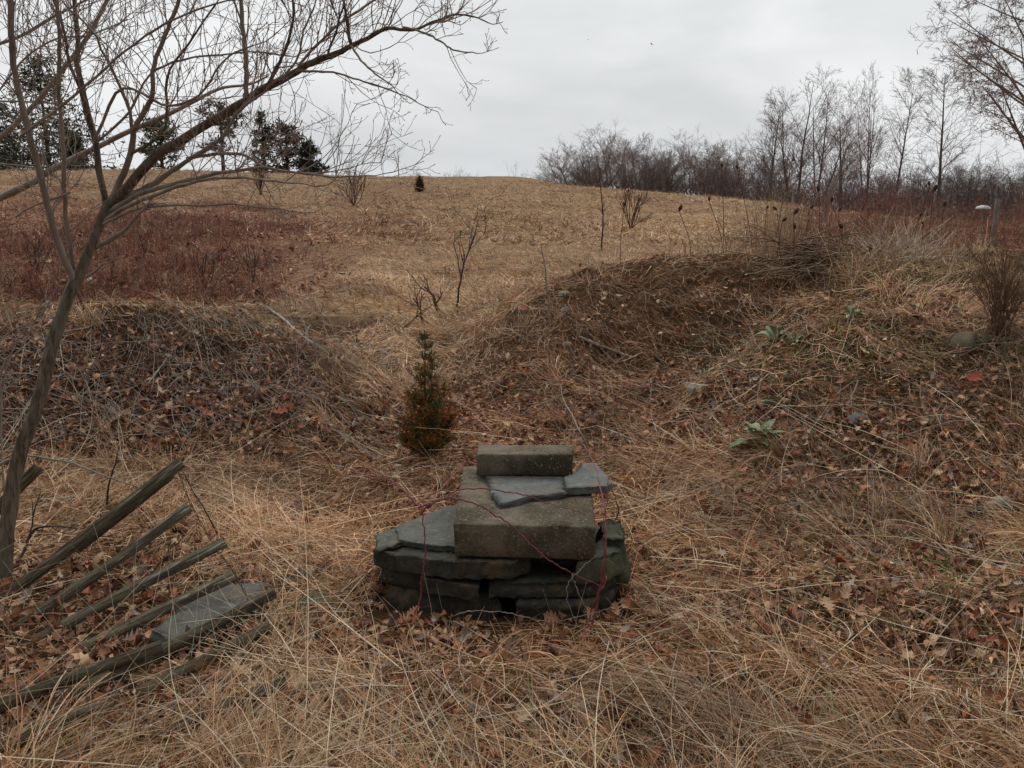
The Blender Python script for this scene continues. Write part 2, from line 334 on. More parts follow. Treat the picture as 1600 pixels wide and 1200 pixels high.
# near thatch
for (n, y0, y1, l0, w0) in [(74000, 1.3, 3.4, 1.0, .0026), (62000, 3.4, 5.6, .9, .0032), (90000, 5.6, 12, .8, .0048)]:
    x, y = sample(n, y0, y1, rng, tm=.92 if y0 < 2 else .66); A, px, py = zones(x, y)
    clump = .55 + 1.3 * np.clip(fbm(x * 2.6, y * 2.6, 33, 3) + .35, 0, 1)
    k = rng.random(n) < A[:, 0] * clump / 1.3; x, y, A = x[k], y[k], A[k]; m = len(x)
    Ln = A[:, 10] * l0 * rng.lognormal(0, .5, m) * .78; pilez = np.clip(fbm(x * 2.6, y * 2.6, 33, 3) + .3, 0, 1)
    add_ribbons(x, y, A, rng, Ln, w0 * rng.uniform(.6, 1.3, m), rng.normal(.14, .22, m), rng.uniform(-.15, .45, m), rng.uniform(0, .055, m) * (.3 + 1.2 * pilez), 4)
# short curled bits lying everywhere near
x, y = sample(80000, 1.5, 7.5, rng, tm=.8); A, px, py = zones(x, y); k = rng.random(len(x)) < A[:, 0]; x, y, A = x[k], y[k], A[k]; m = len(x)
add_ribbons(x, y, A, rng, rng.uniform(.03, .12, m), rng.uniform(.002, .005, m), rng.normal(.1, .5, m), rng.normal(.2, 1.2, m), rng.uniform(0, .03, m), 3, spread=2)
# long pale bent stems on top
x, y = sample(2200, 1.9, 6, rng); A, px, py = zones(x, y); k = rng.random(len(x)) < A[:, 0] ** 2; x, y, A = x[k], y[k], A[k]; m = len(x)
add_ribbons(x, y, A, rng, rng.uniform(.3, .7, m), rng.uniform(.003, .0045, m), rng.normal(.22, .16, m), rng.uniform(-.1, .55, m), rng.uniform(.01, .05, m), 7, col=np.array([(.62,.50,.34)]) * rng.uniform(.6, 1.15, (m, 1)), spread=.5)
# standing stems, sparse
x, y = sample(1500, 2.1, 11, rng, 1.2); A, px, py = zones(x, y); m = len(x)
add_ribbons(x, y, A, rng, rng.uniform(.15, .5, m), rng.uniform(.002, .0035, m), rng.normal(1.1, .25, m), rng.normal(.4, .3, m), np.zeros(m), 5, col=np.array([(.55,.44,.32)]) * rng.uniform(.5, 1.2, (m, 1)), conform=0, spread=2)
# rooted, flopped tussocks
ncl = 520; cx, cy = sample(ncl, 2.0, 9.5, rng, 1.25); A, px, py = zones(cx, cy); kk = rng.random(ncl) < (A[:, 0] - .3) * .9; cx, cy = cx[kk], cy[kk]
per = rng.integers(40, 130, len(cx)); idx = np.repeat(np.arange(len(cx)), per); m = len(idx); x = cx[idx] + rng.normal(0, .035, m); y = cy[idx] + rng.normal(0, .03, m)
A, px, py = zones(x, y); main = (tilt_field(cx, cy) + rng.normal(0, .6, len(cx)))[idx]; hgt = rng.lognormal(0, .35, len(cx))[idx]
add_ribbons(x, y, A, rng, np.minimum(.16 * hgt * rng.uniform(.5, 1.5, m) * (A[:, 10] / .2), .42), rng.uniform(.0022, .0045, m) * (1 + .10 * y), rng.normal(.85, .3, m), rng.uniform(.7, 1.9, m), rng.uniform(0, .02, m), 6, az=main + rng.normal(0, .75, m))
# hill sward
for (n, y0, y1, w0, l0) in [(80000, 10.3, 20, .010, .12), (90000, 20, 56, .022, .17)]:
    x, y = sample(n, y0, y1, rng, 1.3, .70); A, px, py = zones(x, y)
    cl = fbm(x * 1.4, y * 1.4, 55, 3) + .5; k = rng.random(n) < .25 + cl; x, y, A = x[k], y[k], A[k]; m = len(x)
    add_ribbons(x, y, A, rng, l0 * rng.lognormal(0, .35, m), w0 * rng.uniform(.5, 1.3, m), rng.normal(.5, .35, m), rng.uniform(0, .9, m), rng.uniform(0, .03, m), 2, spread=.8)
tag(flush('dry_grass', M_straw), 'matted straw coloured dead grass covering the banks and the field', 'grass', kind='stuff')
# green shoots
x, y = sample(9000, 1.9, 7, rng); A, px, py = zones(x, y); k = rng.random(len(x)) < A[:, 8] * 4 + .03; x, y, A = x[k], y[k], A[k]; m = len(x)
add_ribbons(x, y, A, rng, rng.uniform(.04, .11, m), rng.uniform(.003, .005, m), rng.normal(.95, .3, m), rng.uniform(0, .8, m), np.zeros(m), 3, col=np.array([(.12,.20,.05)]) * rng.uniform(.6, 1.3, (m, 1)), spread=3, conform=0)
tag(flush('green_grass', M_straw), 'short fresh green grass shoots coming up between the dead leaves', 'grass', kind='stuff')

OAK = [(-.18,.012),(0,.02),(.12,.06),(.2,.24),(.28,.09),(.4,.36),(.5,.12),(.62,.38),(.72,.13),(.83,.27),(.9,.1),(1,.02)]
SIMP = [(0,.03),(.3,.30),(.7,.26),(1,.03)]
def leaves(x, y, z, size, az, pitch, roll, curl, fold, shape):
    st = np.array(shape); k = len(st); n = len(x); tt = st[:, 0]; ww = st[:, 1]
    lx = (tt[None] * size[:, None]); lw = ww[None] * size[:, None]
    V = np.zeros((n, k, 3, 3))
    for j, sgn in enumerate((-1, 0, 1)):
        V[:, :, j, 0] = lx; V[:, :, j, 1] = sgn * lw
        V[:, :, j, 2] = curl[:, None] * size[:, None] * (tt[None] - .5) ** 2 + fold[:, None] * abs(sgn) * lw
    V = V.reshape(n, -1, 3)
    def rot(V, a, i, j):
        c, s = np.cos(a)[:, None], np.sin(a)[:, None]; p = V[:, :, i] * c - V[:, :, j] * s; q = V[:, :, i] * s + V[:, :, j] * c; V[:, :, i] = p; V[:, :, j] = q
    rot(V, roll, 1, 2); rot(V, pitch, 0, 2); rot(V, az, 0, 1)
    V += np.stack([x, y, z], 1)[:, None]
    b_ = np.arange(n)[:, None, None] * k * 3 + np.arange(k - 1)[None, :, None] * 3 + np.arange(2)[None, None]
    b_ = b_.reshape(-1); return V.reshape(-1, 3), np.stack([b_, b_ + 1, b_ + 4, b_ + 3], 1), k * 3
LC = np.array([(.34,.175,.095),(.42,.26,.15),(.23,.105,.06),(.32,.12,.055),(.20,.05,.028),(.33,.26,.21),(.12,.062,.042),(.50,.34,.21)]); LP = np.array([.26,.17,.22,.10,.02,.06,.16,.06])
rng = np.random.default_rng(8)
for (n, y0, y1, shp, sz) in [(8500, 1.8, 4.6, OAK, (.028, .075)), (24000, 4.2, 10.5, OAK, (.022, .068)), (20000, 1.8, 9, SIMP, (.018, .05)), (5000, 11, 30, SIMP, (.08, .16))]:
    x, y = sample(n, y0, y1, rng, 1.4); A, px, py = zones(x, y); k = (rng.random(n) < A[:, 1] * 1.1 * (.4 + 1.6 * np.clip(fbm(x * 2.6, y * 2.6, 63, 3) + .45, 0, 1))) & ~in_pile(x, y, -.01)
    x, y = x[k], y[k]; m = len(x); c = LC[rng.choice(8, m, p=LP / LP.sum())] * rng.uniform(.7, 1.35, (m, 1))
    hx = (H(x + .03, y) - H(x - .03, y)) / .06; hy = (H(x, y + .03) - H(x, y - .03)) / .06; az = rng.uniform(0, 6.28, m)
    V, Q, kk = leaves(x, y, H(x, y) + rng.uniform(.008, .05, m), rng.uniform(*sz, m), az, np.arctan(hx * np.cos(az) + hy * np.sin(az)) + rng.normal(0, .45, m), rng.normal(0, .6, m), rng.normal(.3, 1.1, m), rng.normal(.4, .8, m), shp)
    acc.append((V, Q, np.repeat(c, kk, 0)))
tag(flush('leaf_litter', M_leaf), 'brown dead oak leaves scattered over the banks and between the straw', 'leaves', kind='stuff')

# ------------------------------------------------------------------ stone pile
M_conc = mat('weathered_concrete', (.185, .152, .108), (.075, .060, .040), 6, .95, .010, 75, speck=((.25, .215, .16), 95, .57), var2=(.075, .062, .036), scale2=4.5)
M_slate = mat('bluestone', (.150, .155, .145), (.095, .098, .088), 9, .75, .005, 55, spec=.2, var2=(.150, .130, .100), scale2=7, speck=((.22, .22, .20), 60, .60))
M_slate_d = mat('dark_stone', (.062, .060, .048), (.032, .031, .025), 9, .85, .007, 45, spec=.2, var2=(.105, .080, .050), scale2=8, speck=((.13, .13, .105), 50, .62))
M_slate_l = mat('weathered_slate', (.115, .118, .100), (.07, .072, .06), 9, .85, .006, 55, spec=.2, var2=(.135, .115, .085), scale2=7, speck=((.19, .185, .16), 60, .60))
M_moss = mat('mossy_stone', (.080, .080, .058), (.045, .048, .032), 6, .9, .006, 40, var2=(.105, .105, .055), scale2=4)
M_field = mat('field_stone', (.25, .23, .18), (.14, .125, .10), 9, .9, .005, 40, var2=(.26, .25, .20), scale2=6)
def slab(name, poly, z0, z1, m, seed=0, jit=.006, taper=.0, tilt=(0, 0), seg=.035, rough=.004, bevel=.006):
    """extruded stone: poly = plan outline (x, y); subdivided rims, chipped edges, uneven faces"""
    r = np.random.default_rng(seed); P = np.array(poly, float)
    if np.sum(P[:, 0] * np.roll(P[:, 1], -1) - np.roll(P[:, 0], -1) * P[:, 1]) < 0: P = P[::-1]
    R = []
    for i in range(len(P)):
        a, b2 = P[i], P[(i + 1) % len(P)]; k = max(2, int(np.linalg.norm(b2 - a) / seg))
        for s in range(k): R.append(a + (b2 - a) * s / k)
    R = np.array(R); n = len(R); c = R.mean(0); D = R - c; nr_ = D / np.linalg.norm(D, axis=1, keepdims=True)
    R = R + nr_ * r.normal(0, jit, (n, 1)); h = z1 - z0; V = []
    lev = [(-.0, -bevel), (bevel, 0), (h * .33, 0), (h * .66, 0), (h - bevel, 0), (h, -bevel)]
    chip = np.where(r.random(n) < .10, r.uniform(.003, .010, n), 0)[:, None] * (bevel > .004)
    for q, (zz, off) in enumerate(lev):
        if q >= 4: off = off - chip
        if 0 < q < 5 and m is not M_conc: off = off + r.normal(0, .0035 if h < .05 else .006)
        o = nr_ * (off - taper * zz + r.normal(0, rough if 0 < q < 5 else rough * .6, (n, 1)))
        V.append(np.column_stack([R + o, np.full(n, z0 + zz) + r.normal(0, rough * .35, n)]))
    rings = [.8, .5, .22]
    for s in rings: V.append(np.column_stack([c + (R + nr_ * -bevel - c) * s, np.full(n, z1) + r.normal(0, rough * .45, n)]))
    V.append(np.array([[c[0], c[1], z1]])); bot = len(lev) + len(rings); V.append(np.array([[c[0], c[1], z0]]))
    V = np.concatenate(V); Q = []; T = []
    for l in range(len(lev) + len(rings) - 1):
        for i in range(n): j = (i + 1) % n; Q.append((l * n + i, l * n + j, (l + 1) * n + j, (l + 1) * n + i))
    l = bot - 1; ci = bot * n
    for i in range(n): j = (i + 1) % n; T.append((l * n + i, l * n + j, ci)); T.append((j, i, ci + 1))
    V[:, 2] += (V[:, 0] - c[0]) * tilt[0] + (V[:, 1] - c[1]) * tilt[1]
    return mesh(name, V, [np.array(Q), np.array(T)], m, origin=(c[0], c[1], z0))
def pz(pts, z): return [tuple(atz(a, b_, z)[:2]) for a, b_ in pts]
G_ = 'stones of the dry stacked pile'
# concrete
tag(slab('concrete_slab', [(-.212, 3.21), (.305, 3.19), (.335, 3.86), (-.215, 3.92)], .243, .372, M_conc, 1, .0012, seg=.02, rough=.0018, bevel=.0045, tilt=(-.012, .0)), 'thick square speckled concrete slab, the largest block at the top of the stone pile', 'concrete block', G_)
tag(slab('concrete_brick', [(-.150, 3.725), (.252, 3.70), (.262, 3.845), (-.145, 3.875)], .396, .489, M_conc, 2, .0012, seg=.016, rough=.0015, bevel=.0045, tilt=(.015, 0)), 'narrow concrete block lying crosswise at the very top of the stone pile', 'concrete block', G_)
# thin bluestone on top of the slab
tag(slab('flagstone', pz([(759, 742), (884, 741), (885, 769), (862, 773), (831, 775), (805, 783), (781, 787), (770, 771), (764, 752)], .394), .374, .394, M_slate, 3, .0018, seg=.016, rough=.0022, bevel=.0015), 'thin blue grey flagstone with ragged front edge jutting out under the top concrete block', 'flagstone', G_)
tag(slab('flagstone', pz([(881, 745), (898, 737), (913, 723), (931, 724), (945, 738), (957, 753), (950, 759), (885, 763)], .408), .377, .408, M_slate, 4, .0018, seg=.016, rough=.0022, bevel=.0015), 'small thick blue grey flagstone overhanging the right edge of the concrete slab', 'flagstone', G_)
# middle tier
tag(slab('flagstone', pz([(621, 822), (643, 813), (703, 790), (760, 790), (760, 856), (690, 852), (662, 849), (622, 843)], .262), .238, .262, M_slate_l, 5, .0018, seg=.016, rough=.0022, bevel=.0015), 'pointed grey green flagstone sticking out left of the big concrete slab', 'flagstone', G_)
tag(slab('flagstone', pz([(586, 834), (606, 827), (636, 822), (640, 840), (615, 852), (588, 856)], .256), .236, .256, M_slate_l, 6, .003, seg=.02, rough=.004, bevel=.006), 'small grey brown flagstone at the far left end of the stone pile', 'stone', G_)
tag(slab('stacked_stone', pz([(582, 858), (600, 838), (660, 836), (800, 840), (830, 868), (800, 880), (700, 878), (610, 866)], .235), .168, .235, M_slate_d, 7, .004, seg=.022, rough=.005, bevel=.004), 'long dark slab with rough brown face across the front left of the stone pile', 'stone', G_)
tag(slab('stacked_stone', [(-.05, 3.36), (.27, 3.34), (.33, 3.75), (-.05, 3.80)], .150, .241, M_slate_d, 8, .008, rough=.006), 'black stone set back in the gap below the concrete slab', 'stone', G_)
tag(slab('stacked_stone', pz([(906, 868), (944, 850), (976, 848), (980, 862), (975, 880), (930, 895), (900, 896)], .20), .150, .238, M_moss, 9, .008, seg=.03, rough=.005, bevel=.008, taper=.35), 'mossy sloping stone wedged under the right front corner of the concrete slab', 'stone', G_)
tag(slab('stacked_stone', pz([(925, 812), (950, 806), (975, 812), (983, 830), (984, 850), (940, 850)], .262), .10, .262, M_moss, 10, .006, seg=.03, rough=.005, bevel=.01, taper=.25), 'greenish layered boulder at the right rear of the stone pile', 'stone', G_)
# lower tier
tag(slab('stacked_stone', [(-.50, 3.33), (-.34, 3.26), (-.16, 3.30), (-.15, 3.7), (-.49, 3.72)], .088, .166, M_slate_d, 11, .005, rough=.005, bevel=.004), 'dark stone under the left end of the long brown slab', 'stone', G_)
tag(slab('stacked_stone', [(-.345, 3.225), (-.12, 3.17), (-.115, 3.5), (-.33, 3.5)], .090, .150, M_slate_d, 12, .003, seg=.02, rough=.003, bevel=.003, tilt=(-.08, 0)), 'short grey stone tilted down towards the middle of the pile front', 'stone', G_)
tag(slab('stacked_stone', [(-.085, 3.185), (.30, 3.19), (.40, 3.30), (.38, 3.75), (-.08, 3.75)], .092, .150, M_slate_d, 13, .004, seg=.022, rough=.004, bevel=.003), 'wide low dark slab across the front right of the stone pile', 'stone', G_)
tag(slab('stacked_stone', [(.02, 3.17), (.27, 3.16), (.39, 3.27), (.36, 3.7), (.0, 3.7)], -.03, .086, M_slate_d, 14, .008, rough=.008, bevel=.015), 'lowest dark stone at the bottom right of the stone pile', 'stone', G_)
tag(slab('stacked_stone', [(-.46, 3.28), (-.05, 3.22), (-.02, 3.68), (-.45, 3.7)], -.04, .084, M_slate_d, 15, .008, rough=.009, bevel=.015), 'lowest black stone half buried under the left half of the stone pile', 'stone', G_)

# ------------------------------------------------------------------ loose rocks
def rock(p, w, d, h, m, label, seed, name='rock', rz=0, cat='rock', group='rocks lying on the banks', sink=.46):
    r = np.random.default_rng(seed); nu, nv = 18, 11; V = []
    for i in range(nv + 1):
        th = math.pi * i / nv
        for j in range(nu):
            ph = 2 * math.pi * j / nu; q = np.array([math.sin(th) * math.cos(ph), math.sin(th) * math.sin(ph), math.cos(th)]); V.append(q)
    V = np.array(V); cuts = r.normal(size=(9, 3)); cuts /= np.linalg.norm(cuts, axis=1, keepdims=True)
    for c in cuts:
        dd = V @ c; lim = r.uniform(.62, .88); over = np.maximum(dd - lim, 0); V = V - over[:, None] * c * .92
    V += .03 * np.stack([fbm(V[:, 0] * 3 + V[:, 2] * 2, V[:, 1] * 3 + k, seed + k) for k in range(3)], 1)
    V *= np.array([w, d, h]) / 2; c, s = math.cos(rz), math.sin(rz); V[:, :2] = V[:, :2] @ np.array([[c, s], [-s, c]])
    V += np.array(p) + np.array([0, 0, h * (.5 - sink)]); Q = []
    for i in range(nv):
        for j in range(nu): k = (j + 1) % nu; Q.append((i * nu + j, (i + 1) * nu + j, (i + 1) * nu + k, i * nu + k))
    return tag(mesh(name, V, np.array(Q), m, origin=p), label, cat, group)
M_brock = mat('brown_rock', (.17, .135, .095), (.11, .09, .065), 8, .9, .005, 40)
rock(gp(1560, 795), .20, .13, .13, M_field, 'pale grey rock in the straw at the right edge below the near bank', 31, rz=.3)
rock(gp(1508, 545), .20, .18, .20, M_brock, 'rounded brown boulder on the near bank beside the twiggy bush', 32)
rock(gp(1240, 592), .13, .11, .10, M_brock, 'smooth brown stone on the left shoulder of the near right bank', 33)
rock(gp(1090, 612), .17, .14, .13, M_field, 'pale lichen stained boulder at the left foot of the near right bank', 34)
rock(gp(1337, 660), .17, .12, .09, M_slate, 'flat blue grey rock half buried in leaves on the face of the near right bank', 35)
rock(gp(1463, 665), .14, .1, .1, M_brock, 'dull brown stone among leaves right of the flat grey rock', 36)
rock(gp(1542, 533), .16, .12, .06, M_moss, 'low greenish stone just right of the rounded brown boulder', 41)
rock(gp(881, 462), .13, .09, .08, M_field, 'pale stone on the left slope of the far right mound, biggest of its cluster', 37)
rock(gp(836, 488), .07, .06, .06, M_field, 'small pale stone on the slope left of the upright white stick', 38)
rock(gp(884, 541), .11, .08, .07, M_field, 'grey stone lying at the lower end of the far right mound beside the long stick', 39)
rock(gp(883, 486), .10, .08, .06, M_slate, 'small bluish stone just below the biggest pale stone of the mound slope', 42)
rock(gp(1215, 480), .10, .08, .05, M_brock, 'small brown stone on top of the far right mound', 43)
rock(gp(387, 445), .16, .12, .06, M_field, 'whitish stone lying in the field right of the red brush', 44)
rock(gp(1205, 634), .16, .1, .06, M_moss, 'flat greenish stone above the mullein plant on the near right bank', 45)
rock(gp(497, 958), .17, .15, .14, M_moss, 'moss covered rounded rock between the fallen fence and the stone pile', 40)
tag(slab('flagstone', pz([(238, 985), (300, 926), (365, 910), (418, 910), (412, 938), (330, 985), (262, 1008)], .085), .035, .085, M_slate_l, 51, .005, seg=.04, rough=.004), 'flat grey flagstone lying beneath the pickets of the fallen fence', 'flagstone')
tag(slab('flagstone', pz([(415, 905), (455, 890), (500, 878), (520, 880), (505, 896), (430, 918)], .05), .0, .05, M_slate_d, 52, .005, seg=.04, rough=.004), 'dark narrow flagstone half hidden in straw behind the mossy rounded rock', 'flagstone')

# ------------------------------------------------------------------ fallen picket fence
M_lath = mat('weathered_lath', (.165, .138, .092), (.055, .044, .030), 9, .9, .002, 40, stretch=(.9, 16, 16), var2=(.10, .098, .055), scale2=3.5, speck=((.30, .27, .21), 7, .60))
M_wire = mat('rusty_wire', (.05, .035, .028), (.09, .045, .025), 20, .8)
f0 = at(150, 960, 3.3); f0[2] = 0
fence = thing('picket_fence', f0, 'collapsed wooden slat fence fanned out over the straw in the left foreground', 'fence')
def lath(a, b2, w, th, roll, seed, parent=None, label=None):
    a = np.array(a) - f0; b2 = np.array(b2) - f0; r = np.random.default_rng(seed); n = 12; ax = b2 - a; Ln = np.linalg.norm(ax); ax /= Ln
    vw = (a + b2) / 2 + f0 - np.array((0, 0, CAMZ)); sd_ = np.cross(vw, ax); sd_ /= np.linalg.norm(sd_); up = np.cross(ax, sd_); c, s = math.cos(roll), math.sin(roll)
    s2 = sd_ * c + up * s; u2 = up * c - sd_ * s
    # local x runs along the lath so the wood grain follows it
    V = []; bow = r.normal(0, .006)
    for i in range(n + 1):
        q = i / n; x = q * Ln; hw = w / 2 * (1 + r.normal(0, .03)); o = bow * math.sin(q * 3.14); chip = .25 * w if i == n else 0
        for (yy, zz) in ((-hw, -th / 2), (-hw * .98, th / 2), (hw * .98, th / 2), (hw, -th / 2)): V.append((x + (r.uniform(-chip, .1 * chip) if i == n else 0), yy + o, zz + r.normal(0, .0006)))
    Q = []
    for i in range(n):
        for k in range(4): l = (k + 1) % 4; Q.append((i * 4 + k, i * 4 + l, i * 4 + 4 + l, i * 4 + 4 + k))
    Q += [(3, 2, 1, 0), (n * 4, n * 4 + 1, n * 4 + 2, n * 4 + 3)]
    o = mesh('picket', V, np.array(Q), M_lath, fence)
    from mathutils import Matrix
    Mx = Matrix(((ax[0], s2[0], u2[0], a[0]), (ax[1], s2[1], u2[1], a[1]), (ax[2], s2[2], u2[2], a[2]), (0, 0, 0, 1))); o.matrix_local = Mx
    if label: o['label'] = label
    return o
lath(at(-30, 962, 3.35), at(284, 722, 3.62), .048, .012, -.15, 1)
lath(at(120, 862, 3.52), at(272, 742, 3.66), .020, .012, .5, 2, label='thin split picket hanging below the uppermost one')
lath(at(-20, 1008, 3.10), at(298, 791, 3.50), .042, .008, -.35, 3)
lath(at(-40, 1052, 2.92), at(353, 846, 3.36), .042, .008, -.35, 4)
lath(at(-10, 1084, 2.76), at(367, 899, 3.22), .042, .008, -.4, 5)
lath(atz(110, 1086, .075), atz(430, 925, .135), .042, .008, .25, 6)
lath(atz(215, 1085, .07), atz(425, 978, .11), .042, .008, .2, 7)
lath(atz(235, 1160, .07), atz(450, 1066, .10), .04, .012, .2, 8, label='greenish picket nearly buried in the straw')
lath(atz(-60, 1125, .07), atz(255, 1010, .13), .042, .008, .3, 9)
lath(atz(-40, 1190, .05), atz(180, 1100, .08), .04, .012, .2, 10)
lath(at(-60, 850, 3.75), at(62, 728, 3.9), .05, .014, .3, 11)
def spline(pts, n):
    P = np.array(pts, float); k = len(P); t_ = np.linspace(0, k - 1, n); i = np.minimum(t_.astype(int), k - 2); f = (t_ - i)[:, None]
    g = lambda j: P[np.clip(j, 0, k - 1)]
    p0, p1, p2, p3 = g(i - 1), g(i), g(i + 1), g(i + 2)
    return .5 * (2 * p1 + (p2 - p0) * f + (2 * p0 - 5 * p1 + 4 * p2 - p3) * f ** 2 + (3 * p1 - p0 - 3 * p2 + p3) * f ** 3)
for pts in [[(278, 735, 3.64), (300, 790, 3.51), (332, 848, 3.36), (366, 895, 3.23), (392, 945, 3.15), (408, 975, 3.1)], [(20, 905, 3.42), (45, 945, 3.3), (60, 1000, 3.12), (62, 1050, 2.98), (90, 1090, 2.85)]]:
    w3 = spline([at(*q) for q in pts], 60); tw = []
    for ph in (0, math.pi):
        a_ = np.arange(60) * .9 + ph; q = w3 + np.stack([np.cos(a_), np.zeros(60), np.sin(a_)], 1) * .0035; tw.append((q - f0, np.full(60, .0015)))
    tube_obj('wire', tw, M_wire, fence, 5)

# ------------------------------------------------------------------ the bare tree at the left, traced limbs with grown twigs
M_bark = mat('bark', (.230, .178, .130), (.095, .072, .052), 22, .95, .010, 26, stretch=(3, 3, .5), var2=(.17, .165, .12), scale2=6)
M_bark2 = mat('smooth_bark', (.34, .285, .235), (.22, .18, .145), 14, .85, .003, 30, stretch=(1, 1, .4))
M_twig = mat('twig_bark', (.36, .275, .225), (.25, .19, .155), 12, .8)
random.seed(3)
def limb(pts, y0, y1, n=None):
    """pts (px, py, radius px) -> polyline with radii at distances y0..y1"""
    k = len(pts); n = n or max(8, k * 4); P = [at(a, b_, y0 + (y1 - y0) * i / (k - 1)) for i, (a, b_, r) in enumerate(pts)]
    R = [.74 * r / F * (y0 + (y1 - y0) * i / (k - 1)) for i, (a, b_, r) in enumerate(pts)]
    S = spline(P, n); RR = np.interp(np.linspace(0, k - 1, n), range(k), R)
    return S, RR
def unit(v): return v / (np.linalg.norm(v) + 1e-9)
def twigs(start, d, Ln, r, lvl, out, kids=(5, 4, 0), wander=.16, trop=.10, ang=(.6, 1.1), ratio=.5):
    n = max(4, int(Ln / .035)); n = min(n, 12); P = [np.array(start)]; d = unit(np.array(d)); ds = []
    for i in range(n):
        d = unit(d + np.array([random.gauss(0, wander), random.gauss(0, wander), random.gauss(0, wander) + trop])); P.append(P[-1] + d * Ln / n); ds.append(d)
    R = np.linspace(r, max(r * .45, .0006), n + 1); R[2::2] *= 1.28; R[-1] = max(R[-2], .0013)
    out.append((np.array(P), R))
    if lvl < len(kids) and kids[lvl]:
        for q in range(kids[lvl]):
            f = random.uniform(.2, .97); i = min(int(f * n), n - 1); a = random.uniform(*ang); ax = unit(np.cross(ds[i], np.array([random.gauss(0, 1) for _ in range(3)])))
            dd = ds[i] * math.cos(a) + ax * math.sin(a)
            twigs(P[i + 1], dd, Ln * ratio * random.uniform(.6, 1.3), r * .62, lvl + 1, out, kids, wander, trop, ang, ratio)
tb = at(8, 985, 3.5); tb[2] = H(tb[0], tb[1])
tree = thing('bare_tree', tb, 'leafless grey brown tree with a leaning trunk and long spreading limb in the left foreground', 'tree')
trunk = limb([(-6, 1010, 40), (0, 965, 29), (7, 890, 21), (14, 800, 19), (30, 710, 18), (56, 640, 17), (75, 565, 16), (90, 510, 15.5), (112, 450, 15), (132, 410, 13.5), (148, 370, 12.5), (160, 340, 12), (170, 315, 12.5)], 3.45, 3.75, 60)
rb = np.random.default_rng(2)
tp, tr = trunk[0] - tb, trunk[1]
Vt, Qt = tubes([(tp, tr)], 18)
ridg = fbm(np.arctan2(Vt[:, 1] - np.repeat(tp[:, 1], 18), Vt[:, 0] - np.repeat(tp[:, 0], 18)) * 3, Vt[:, 2] * 5, 77) ; cen = np.repeat(tp, 18, 0)
Vt = cen + (Vt - cen) * (.80 + .30 * ridg[:, None])
mesh('trunk', Vt, Qt, M_bark, tree, smooth=True)
